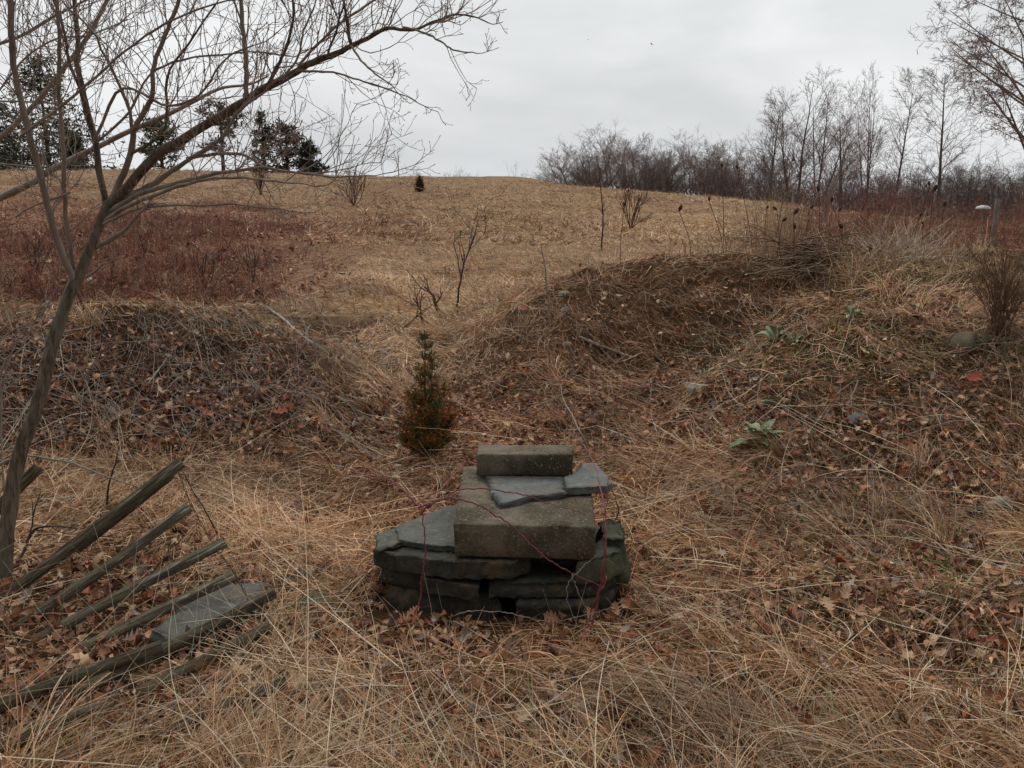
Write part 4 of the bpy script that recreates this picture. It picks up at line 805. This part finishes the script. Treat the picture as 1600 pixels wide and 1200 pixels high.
def far_tree(key, px, pbase_dummy, ptop, Y, label, group, cat='tree', rz=0, wid=1.0, name='bare_tree'):
    p = at(px, ptop, Y); base = np.array((p[0], Y, float(H(p[0], Y)) - .1)); h = p[2] - base[2]
    t_ = thing(name, base, label, cat, group)
    if key + 'm' not in TPL:
        (V1, Q1), (V2, Q2) = TPL[key]
        a_ = mesh('trunk', V1, Q1, M_tbark, None, smooth=True); b_ = mesh('crown', V2, Q2, M_tcrown, None, smooth=True); TPL[key + 'm'] = (a_, b_)
    else:
        a_, b_ = [o.copy() for o in TPL[key + 'm']]; COL.objects.link(a_); COL.objects.link(b_)
    a_.parent = t_; b_.parent = t_; t_.scale = (h * wid * 1.12, h * wid * 1.12, h); t_.rotation_euler.z = rz
    return t_
for i in range(3): tree_tpl('tall%d' % i, 'tall', 10 + i)
for i in range(2): tree_tpl('spire%d' % i, 'spire', 20 + i)
for i in range(4): tree_tpl('round%d' % i, 'round', 30 + i)
tree_tpl('big0', 'big', 40)
for i in range(2): tree_tpl('sparse%d' % i, 'sparse', 50 + i)
GT = 'tall bare trees standing behind the right side of the field'
for (key, px, top, Y, rz, w, lab) in [
   ('tall0', 1208, 160, 88, .4, 1.0, 'leaning many stemmed tree at the left end of the tall bare trees'),
   ('tall1', 1256, 122, 86, 1.3, 1.0, 'tall many stemmed bare tree with the widest airy crown in the middle right'),
   ('tall2', 1290, 133, 90, 2.2, .9, 'tall bare tree just right of the widest airy one'),
   ('tall0', 1326, 168, 80, 3.4, 1.05, 'dark forked bare tree with low leaning stems, right of the middle of the tall ones'),
   ('tall2', 1368, 136, 84, 4.6, .8, 'pale slender bare tree between the dark forked tree and the narrow spire'),
   ('spire0', 1415, 122, 78, 1.0, .85, 'narrow upright bare tree with one straight stem, first of the two spires'),
   ('spire1', 1488, 110, 74, 2.0, 1.15, 'straight bare tree beside the large tree at the right edge')]:
    far_tree(key, px, 0, top, Y, lab, GT, rz=rz, wid=w)
GR = 'rounded bare trees on the skyline behind the field'
for k, (px, top, Y, w) in enumerate([(882, 238, 96, .9), (908, 212, 94, .9), (940, 198, 92, .95), (972, 195, 95, .9), (1004, 204, 90, .9), (1036, 212, 93, .85), (1066, 222, 88, .8), (1092, 205, 92, .8), (1122, 212, 86, .8), (1152, 222, 90, .8), (1178, 204, 94, .8)]):
    lab = ['low twiggy dome at the left end of the rounded bare trees', 'second rounded bare tree from the left on the skyline', 'rounded bare tree forming the left shoulder of the big dome', 'highest rounded bare tree at the centre of the big dome', 'rounded bare tree on the right shoulder of the big dome', 'rounded bare tree where the big dome slopes down', 'lowest bare tree in the dip right of the dome', 'bare tree with pointed top right of the dip', 'bushy bare tree beyond the tall dead stalk of the field', 'bushy bare tree left of the first tall one', 'slim upright bare tree touching the tall trees'][k]
    far_tree('round%d' % (k % 4), px, 0, top, Y, lab, GR, rz=k * 1.7, wid=w * 1.35)
for k, (px, top, Y, w) in enumerate([(1228, 258, 100, 1), (1345, 240, 98, .9), (1395, 262, 102, 1), (1446, 250, 95, 1), (1520, 235, 90, 1), (1562, 240, 86, .9), (1610, 245, 84, 1)]):
    lab = ['low bushy tree behind the feet of the first tall trees', 'low bushy tree between the dark forked tree and the pale slender one', 'low bushy tree left of the first spire', 'low bushy tree between the two spires', 'bushy bare tree right of the second spire', 'bushy bare tree under the limbs of the large right tree', 'bushy bare tree at the right edge under the large tree'][k]
    far_tree('round%d' % ((k + 1) % 4), px, 0, top, Y, lab, 'low bushy trees under the tall ones', rz=k * 2.1 + .5, wid=w * 1.3)
far_tree('big0', 1650, 0, -70, 50, 'large spreading bare tree whose limbs reach in from the right edge', None, rz=.6, wid=1.0)
for k, (px, top, Y, w, lab) in enumerate([(597, 216, 62, .5, 'bare upright tree on the ridge left of the leaning one'), (622, 224, 64, .9, 'bare tree with a leaning fork on the ridge'), (521, 172, 66, .7, 'bare tree standing right of the dark ridge spruce'), (300, 200, 72, .8, 'thin bare tree between the two ridge pines')]):
    far_tree('sparse%d' % (k % 2), px, 0, top, Y, lab, 'bare trees on the left ridge', rz=k * 1.3, wid=w)
for k, (px, top) in enumerate([(645, 252), (668, 262), (690, 264), (712, 262), (735, 265), (757, 268), (800, 256), (822, 268), (846, 275)]):
    lab = ['small bare treetop right of the leaning fork tree', 'second small treetop peeking over the ridge', 'third small treetop peeking over the ridge', 'small treetop peeking over the ridge above the cedar seedling', 'small treetop right of the cedar seedling on the ridge line', 'faint treetop midway along the bare ridge', 'slender lone treetop standing alone on the ridge middle', 'low treetop left of the rounded trees', 'last low treetop before the rounded trees'][k]
    far_tree('round%d' % (k % 4) if k != 6 else 'sparse0', px, 0, top, 110, lab, 'distant treetops behind the ridge', rz=k * .9, wid=.55)

# evergreens on the left ridge
def conifer(px, ptop, Y, wpx, label, seed, bare=.08, col=(.065, .080, .052), density=1.0, kind='spruce', trunk=True, name='evergreen_tree', top=1.0):
    r = np.random.default_rng(seed); p = at(px, ptop, Y); base = np.array((p[0], Y, float(H(p[0], Y)) - .1)); h = p[2] - base[2]; wr = wpx / F * Y / 2
    t_ = thing(name, base, label, 'evergreen', 'evergreens on the left ridge'); PP, DD, br = [], [], []
    nb_ = int(70 * density)
    for q in range(nb_):
        f = r.uniform(bare, .985); 
        prof = (1 - f) ** .85 * 1.1 + .03 if kind == 'spruce' else (.45 + .9 * math.sin(min(1, (f - bare) / (1 - bare) + .12) * 2.9)) * .75
        a = r.uniform(0, 6.28); Ln = wr * prof * r.uniform(.45, 1.25); el = r.normal(-.05, .15) if kind == 'spruce' else r.normal(.35, .2)
        d = np.array((math.cos(a) * math.cos(el), math.sin(a) * math.cos(el), math.sin(el))); s0 = np.array((0, 0, f * h)); e_ = s0 + d * Ln; br.append((np.stack([s0, (s0 + e_) / 2 + (0, 0, -.03 * Ln), e_]), np.array([.035, .02, .008])))
        m = int(14 + 34 * Ln / wr); s = r.uniform(.2, 1, m) ** .8; c = s0 + d[None] * (s * Ln)[:, None] + r.normal(0, .06 * wr + .03, (m, 3)) * (1, 1, .7); PP.append(c); dd = d[None] * .6 + r.normal(0, .55, (m, 3)); DD.append(dd / np.linalg.norm(dd, axis=1, keepdims=True))
    P = np.concatenate(PP); D = np.concatenate(DD); n = len(P); cc = np.array([col]) * r.uniform(.55, 1.6, (n, 1))
    V, Q, c4 = sprigs(P, D, r.uniform(.18, .42, n), r.uniform(.06, .14, n), cc, seed)
    tube_obj('trunk', [(np.array([(0, 0, 0), (0, 0, h * .5), (0, 0, h)]), np.array([.16, .09, .02]))] + br, M_tbark, t_, 5); mesh('foliage', V, Q, M_foli, t_, c4)
conifer(58, 82, 58, 190, 'big dark spruce on the ridge behind the leaning trunk', 1, bare=.02, density=2.0)
conifer(-22, 120, 60, 130, 'dark evergreen cut by the left edge of the picture', 2, bare=.02, density=1.4)
conifer(112, 205, 55, 60, 'small evergreen at the right foot of the big spruce', 3, bare=.0)
conifer(248, 192, 62, 74, 'loose crowned pine on the ridge, first right of the big spruce', 4, bare=.12, kind='pine', density=.8, col=(.085, .105, .065))
conifer(342, 156, 64, 72, 'tall pine with thin see through crown in the middle of the left ridge', 5, bare=.30, kind='pine', density=.55, col=(.14, .115, .09))
conifer(408, 172, 63, 50, 'slim pointed spruce on the ridge right of the tall pine', 6, bare=.05, density=.7, col=(.07, .09, .06))
conifer(446, 196, 64, 62, 'brownish evergreen between the slim spruce and the dark low one', 7, bare=.10, kind='pine', density=.7, col=(.12, .10, .08))
conifer(482, 222, 62, 56, 'low dark spruce at the right end of the ridge evergreens', 8, bare=.0, density=.9, col=(.05, .065, .045))

# low woodland band and red brush
def stems(n, region, hgt, wd, colr, seed, kids=3, lean=.25, name='red_brush', label='', upright_=1.15, mat_=M_straw):
    r = np.random.default_rng(seed); V_, Q_, C_, off = [], [], [], 0
    px = r.uniform(region[0], region[1], n); Y = r.uniform(region[2], region[3], n); x = (px - 800) / F / .975 * Y
    if region[4] is not None: k = region[4](x, Y, r); x, Y = x[k], Y[k]
    n = len(x); z = H(x, Y); P0 = np.stack([x, Y, z - .02], 1); Ln = hgt * r.lognormal(0, .28, n); polys = []
    a = r.uniform(0, 6.28, n); D = np.stack([np.cos(a) * lean * r.random(n), np.sin(a) * lean * r.random(n), np.ones(n)], 1); D /= np.linalg.norm(D, axis=1, keepdims=True)
    c = np.array(colr)[r.integers(0, len(colr), n)] * r.uniform(.7, 1.3, (n, 1))
    def seg(P0, D, Ln, w, c, jit=.25, k=3):
        P = [P0]; cur = P0; d = D
        for i in range(k):
            d = d + r.normal(0, jit, d.shape); d = d / np.linalg.norm(d, axis=1, keepdims=True); cur = cur + d * (Ln / k)[:, None]; P.append(cur)
        P = np.stack(P, 1); m = len(P0); R = w[:, None] * np.linspace(1, .4, k + 1)[None]
        V, Q = tubes([(P[i], R[i]) for i in range(m)], 3); V_.append(V); Q_.append(Q); C_.append(np.repeat(c, 3 * (k + 1), 0)); return P
    w = wd * r.uniform(.6, 1.2, n); P = seg(P0, D, Ln, w, c, .12)
    for q in range(kids):
        f = r.integers(1, 4, n); p = P[np.arange(n), f]; a = r.uniform(0, 6.28, n); d = np.stack([np.cos(a), np.sin(a), r.uniform(.1, 1.1, n)], 1); d /= np.linalg.norm(d, axis=1, keepdims=True); P2 = seg(p, d, Ln * r.uniform(.2, .5, n), w * .6, c, .3)
        if q < 2:
            p = P2[:, 2]; d = d + r.normal(0, .5, d.shape); d /= np.linalg.norm(d, axis=1, keepdims=True); seg(p, d, Ln * r.uniform(.12, .3, n), w * .5, c, .3)
    Q, o = [], 0
    for v, q in zip(V_, Q_): Q.append(q + o); o += len(v)
    return tag(mesh(name, np.concatenate(V_), np.concatenate(Q), mat_, colors=np.concatenate(C_)), label, 'brush', kind='stuff')
RED = [(.27, .085, .055), (.21, .075, .052), (.29, .13, .08), (.14, .07, .06), (.32, .22, .15)]
GREY = [(.135, .100, .092), (.105, .078, .070), (.16, .125, .11), (.10, .06, .052)]
stems(4200, (1080, 1900, 66, 105, None), 2.7, .022, GREY, 1, 5, .3, 'far_wood', 'dense grey brown mass of saplings under the far trees at the right')
stems(3600, (1190, 1900, 13.5, 44, lambda x, Y, r: (x / Y > (1330 - 800) / F - .12 * (Y < 24) + (Y - 30) * .0015) & (r.random(len(x)) < np.clip(fbm(x * .45, Y * .3, 19, 3) * 3 + .6, .08, 1))), .80, .006, RED, 2, 4, .5, 'red_brush', 'thicket of red brown brambles beyond the far right mound')
def lb(x, Y, r):
    A, px, py = zones(x, Y); return r.random(len(x)) < (A[:, 6] - .07) * 3.4 * np.clip(fbm(x * .6, Y * .4, 17, 3) * 5 + .45, .02, 1)
stems(17000, (-220, 700, 10.5, 36, lb), .25, .0055, RED, 3, 5, .7, 'red_brush', 'low red brown bramble thicket on the left of the field behind the bank')

# shrubs and dead stalks one can tell apart
def shrub(base, hgt, n, m, label, seed, spread=.6, r=.006, kids=(4, 2), cat='shrub', name='shrub', group=None, trop=.06, ratio=.5):
    random.seed(seed); t_ = thing(name, base, label, cat, group); o = []
    for q in range(n):
        a = random.uniform(0, 6.28); d = unit(np.array((math.cos(a) * spread * random.random(), math.sin(a) * spread * random.random(), 1)))
        twigs(np.array((random.gauss(0, .02), random.gauss(0, .02), -.02)), d, hgt * random.uniform(.55, 1.05), r, 0, o, kids=(*kids, 0), wander=.09, trop=trop, ang=(.3, .8), ratio=ratio)
    tube_obj('stems', o, m, t_, 4); return t_
shrub(gp(1562, 528), .55, 46, mat('bush_twig', (.20, .125, .08), (.13, .08, .055), 12, .9), 'brown twiggy bush on the near right bank at the right edge', 1, .75, .0026, (5, 2))
shrub(gp(553, 321), 1.25, 12, M_cane2, 'dark fan shaped shrub alone on the upper left of the field', 2, 1.2, .012, (4, 3))
shrub(gp(408, 305), 1.1, 10, M_cane2, 'small upright shrub near the ridge left of the fan shaped one', 3, .5, .014, (4, 2))
shrub(gp(986, 358), 1.3, 10, M_cane2, 'reddish shrub standing beyond the left end of the far right mound', 4, .8, .012, (4, 2))
shrub(gp(318, 455), .62, 9, M_dark, 'dark upright stems in the red brush straight above the middle of the left bank', 5, .35, .006, (1, 0))
shrub(gp(395, 440), .6, 9, M_dark, 'fan of dark broken stems at the right end of the red brush', 6, .5, .006, (1, 0))
shrub(gp(225, 400), .6, 7, M_dark, 'few dark stems in the red brush right of the leaning trunk', 7, .4, .006, (1, 0))
shrub(gp(60, 440), .7, 9, M_dark, 'dark stems in the red brush left of the leaning trunk', 8, .4, .006, (2, 0))
shrub(gp(1290, 345), 1.6, 9, M_tcrown, 'small grey shrub on the far shoulder of the field beyond the brush heap', 9, .7, .012, (4, 2))
b0 = gp(940, 392); Y = b0[1]; upright(b0, [at(941, 350, Y), at(938, 300, Y), at(936, 262, Y)], .020, M_cane2, 'tall thin dead stalk standing in the field before the rounded trees', forks=10, fl=.22)
def crest(px, Y=10.7, dz=0):
    Y = Y - 1.15; x = (px - 800) / F / .975 * Y; return np.array((x, Y, float(H(x, Y)) + dz))
M_seed = mat('seed_head', (.10, .058, .038), (.06, .035, .025), 60, .95, .004, 90)
heads = [(1238, 252, 1195, 10.8), (1152, 264, 1166, 11.0), (1128, 262, 1120, 11.2), (1240, 335, 1222, 10.4), (1265, 326, 1240, 10.8), (1242, 358, 1232, 10.2), (1310, 330, 1290, 10.4), (1316, 357, 1300, 10.2), (1299, 316, 1305, 10.9), (1222, 346, 1215, 10.3),
   (1453, 290, 1400, 10.6), (1459, 299, 1425, 10.5), (1438, 339, 1395, 10.3), (1443, 350, 1410, 10.2), (1475, 322, 1450, 10.5), (1108, 314, 1122, 11), (975, 322, 965, 11.4), (1214, 328, 1200, 10.6), (1198, 327, 1190, 10.7), (1357, 385, 1352, 10), (1280, 300, 1262, 11), (1061, 330, 1070, 11.2)]
HL = ['highest dark seed head, on a stalk leaning right above the tan clump', 'high seed head on a stalk before the rounded trees', 'high seed head just left of the one before the rounded trees',
 'seed head over the left edge of the brush heap', 'seed head above the middle of the brush heap', 'low seed head in front of the brush heap', 'large seed head above the right side of the brush heap', 'large drooping seed head at the right side of the brush heap', 'seed head standing highest right of the brush heap', 'seed head among the stems of the tan clump, lowest there',
 'upper seed head of the close pair over the red brush', 'lower seed head of the close pair over the red brush', 'fat seed head before the red brush left of the post', 'fat seed head just under another before the red brush', 'seed head nearest the post', 'small seed head over the field at the crest middle', 'small seed head at the left end of the crest', 'seed head at the right side of the tan clump', 'seed head at the left side of the tan clump', 'nodding low seed head in the pale drooping grass', 'thin stalk with seed head behind the brush heap', 'small seed head above the sparse left grass clump']
for k, (hx, hy, bx, Y) in enumerate(heads):
    base = crest(bx, Y); tip = at(hx, hy, Y - 1.2); t_ = thing('seed_head_stalk', base, HL[k], 'dead weed', 'dead seed head stalks on the mound crest')
    S = spline([base, base * .6 + tip * .4 + (rc.normal(0, .02), 0, .02), tip], 16); tube_obj('stem', [(S - base, np.linspace(.005, .003, 16))], M_cane2, t_, 5)
    d = unit(S[-1] - S[-3] + rc.normal(0, .03, 3)); hl = rc.uniform(.04, .075); q = np.linspace(0, 1, 9); R = np.sin(np.clip(q, .04, .97) * 3.1416) ** .6 * hl * .30
    tube_obj('seed_head', [((tip - base)[None] + d[None] * (q * hl)[:, None], R)], M_seed, t_, 8)
def clump(base, n, hgt, wd, colr, label, seed, lean=.4, name='grass_clump', flop=.5, cat='grass clump', rad=.15, el0=1.2):
    r = np.random.default_rng(seed); a = r.uniform(0, 6.28, n); q = rad * np.sqrt(r.random(n)); x = base[0] + np.cos(a) * q; y = base[1] + np.sin(a) * q
    c = np.array(colr)[r.integers(0, len(colr), n)] * r.uniform(.7, 1.25, (n, 1))
    V, Q, m, P = ribbons(x, y, np.zeros(n), r.uniform(0, 6.28, n), r.normal(el0, lean * .5, n), r.normal(flop, .3, n), r.normal(0, .3, n), hgt * r.uniform(.4, 1.05, n), wd * r.uniform(.6, 1.2, n), r, 6, 0)
    return tag(mesh(name, V, Q, M_straw, colors=np.repeat(c, m, 0), origin=base), label, cat)
TAN = [(.50, .36, .21), (.42, .29, .16), (.36, .26, .18)]
clump(crest(1198, 10.6), 150, .95, .0055, [(.60, .46, .30), (.50, .37, .23), (.42, .31, .2)], 'tall upright tan grass clump on the mound crest left of the brush heap', 1, .28, flop=.15, rad=.22, el0=1.4)
clump(crest(1160, 10.9), 90, .7, .005, TAN, 'thin grass clump left of the tallest one on the mound crest', 2, .35, flop=.3, rad=.25, el0=1.35)
clump(crest(1330, 10.1), 420, .62, .008, TAN, 'drooping pale grass clump right of the brush heap', 3, .6, flop=.9, rad=.35, el0=.9)
clump(crest(1385, 10.2), 260, .6, .008, [(.52, .46, .38), (.42, .36, .28)], 'bleached grey stalks leaning right beside the drooping grass clump', 4, .5, flop=.4, rad=.3, el0=1.0)
clump(crest(1462, 9.9), 220, .55, .006, TAN, 'thin grass clump before the red brush left of the post', 5, .5, flop=.6, rad=.35, el0=1.1)
clump(crest(1080, 10.8), 160, .4, .006, TAN, 'sparse grass clump on the left part of the mound crest', 7, .5, flop=.5, rad=.4, el0=1.1)
clump(crest(930, 11.2), 160, .38, .006, TAN, 'sparse grass clump at the left end of the mound crest', 8, .5, flop=.4, rad=.4, el0=1.2)
clump(gp(400, 590), 130, .2, .005, [(.34, .26, .18), (.25, .18, .12)], 'tuft of dead grass hanging on the dark shoulder of the left bank', 6, .6, flop=1.2, rad=.25, el0=.8)
base = crest(1268, 10.3); random.seed(9); o = []
for q in range(110):
    a = random.uniform(0, 6.28); rr = abs(random.gauss(0, .22)); p = np.array((math.cos(a) * rr * 1.5, math.sin(a) * rr * .8, max(.03, .30 - rr * .7) * random.uniform(.1, 1.2))); a2 = random.choice([.5, 2.6]) + random.gauss(0, .6)
    twigs(p - np.array((math.cos(a2) * .25, 0, .05)), unit(np.array((math.cos(a2), math.sin(a2) * .6, random.uniform(-.1, .5)))), random.uniform(.35, .85), random.uniform(.004, .009), 0, o, kids=(2, 0), wander=.07, trop=-.02)
tube_obj('brush_heap', o, mat('dead_brush', (.26, .185, .125), (.13, .085, .06), 8, .9), None, 4).location = [float(v) for v in base]; tag(bpy.data.objects['brush_heap'], 'dark tangled heap of dead branches on the crest of the far right mound', 'brush heap')
# post and pale dish beyond the mound
Y = 17.; b0 = at(1559, 310, Y); zb = float(H(b0[0], Y)); r = np.random.default_rng(3)
V, Q = tubes([(np.array([(0, 0, q) for q in np.linspace(-.1, b0[2] - zb, 12)]) + np.column_stack([r.normal(0, .004, 12)] * 2 + [np.zeros(12)]), np.concatenate([np.full(11, .045), [.03]]))], 8)
tag(mesh('wooden_post', V, Q, mat('grey_post', (.26, .24, .215), (.17, .155, .135), 8, .9, .004, 25), smooth=False), 'weathered grey fence post standing in the red brush at the right', 'post').location = (float(b0[0]), Y, zb)
Y = 21.; b0 = at(1536, 326, Y); zb = float(H(b0[0], Y)); base = np.array((b0[0], Y, zb))
lamp = thing('dome_lamp', base, 'small white dome on a thin pole above the red brush near the post', 'lamp'); th = np.linspace(0, 1.57, 8); M_white = mat('white_enamel', (.55, .57, .57), (.42, .44, .44), 4, .5)
tube_obj('dome', [(np.array([(0, 0, b0[2] - zb + .075 * math.sin(a)) for a in th]), np.maximum(.16 * np.cos(th), .004)), (np.array([(0, 0, b0[2] - zb - .02), (0, 0, b0[2] - zb)]), np.array([.10, .16]))], M_white, lamp, 16)
tube_obj('pole', [(np.array([(0, 0, 0), (0, 0, b0[2] - zb)]), np.array([.02, .02]))], M_stick, lamp, 8)
# two birds in the sky and one low over the field
M_bird = mat('dark_feathers', (.03, .025, .024), (.02, .018, .018), 20, .9)
def bird(px, py, Y, span, roll, label):
    c = at(px, py, Y); body = [(np.array([(0, -.5, 0), (0, -.42, .01), (0, -.2, 0), (0, .1, 0), (0, .32, .02), (0, .45, .02), (0, .56, .0)]) * span * .55, np.array([.01, .03, .065, .075, .04, .045, .006]) * span)]
    V, Q = tubes(body, 8); W_ = []; 
    wing = [(0, .12), (.18, .16), (.34, .10), (.5, -.06)]; bk = [-.10, -.08, -.10, -.12]
    for sgn in (-1, 1):
        for (wx, wy), b_ in zip(wing, bk): z = .16 * math.sin(wx * 5.5); W_ += [(sgn * wx, wy * .9, z + .012), (sgn * wx, b_, z + .006), (sgn * wx, b_, z - .004), (sgn * wx, wy * .9, z - .004)]
    W_ = np.array(W_) * span; o = len(V); q = []
    for s in range(2):
        for i in range(3):
            for k in range(4): a = o + s * 16 + i * 4 + k; b_ = o + s * 16 + i * 4 + (k + 1) % 4; q.append((a, b_, b_ + 4, a + 4))
    ob = mesh('bird', np.concatenate([V, W_]), np.concatenate([Q, np.array(q)]), M_bird); ob.location = [float(v) for v in c]; ob.rotation_euler = (.35, roll, .9); return tag(ob, label, 'bird', 'birds in flight')
bird(1018, 69, 45, .22, .3, 'small dark bird flying high in the grey sky above the rounded trees')
bird(919, 62, 60, .14, -.3, 'tiny dark speck of a bird left of the other one in the sky')
bird(413, 392, 11, .13, .6, 'small dark bird flying low before the right tip of the red brush')
# leaves one can tell apart
def big_leaf(px, py, size, colr, label, az, seed):
    p = gp(px, py); V, Q, kk = leaves(np.zeros(1), np.zeros(1), np.array([.05]), np.array([size]), np.array([az]), np.array([.25]), np.array([.3]), np.array([.9]), np.array([.35]), OAK)
    o = mesh('oak_leaf', V, Q, M_leaf, colors=np.repeat([colr], kk, 0)); o.location = [float(v) for v in p]; tag(o, label, 'leaf', 'large single oak leaves')
big_leaf(425, 662, .15, (.24, .055, .025), 'large red leaf at the foot of the left bank', .3, 1)
big_leaf(395, 1085, .10, (.46, .32, .19), 'pale tan oak leaf lying on the straw below the mossy rock', 2.6, 2)
big_leaf(440, 1100, .12, (.42, .26, .14), 'tan oak leaf beside the palest one below the fence', .4, 3)
big_leaf(1365, 572, .13, (.50, .37, .22), 'pale oak leaf on the upper face of the near right bank', 2.1, 4)
big_leaf(1400, 632, .12, (.48, .34, .20), 'pale oak leaf right of the flat grey rock on the bank', 2.8, 5)
big_leaf(1508, 612, .13, (.26, .05, .025), 'dark red leaf on the near right bank under the brown boulder', .5, 6)
big_leaf(810, 1160, .08, (.38, .26, .16), 'tan oak leaf in the straw near the bottom edge, straight below the pile', 1.2, 7)
big_leaf(812, 497, .10, (.36, .07, .03), 'orange red leaf on the left slope of the far right mound', 1.0, 8)
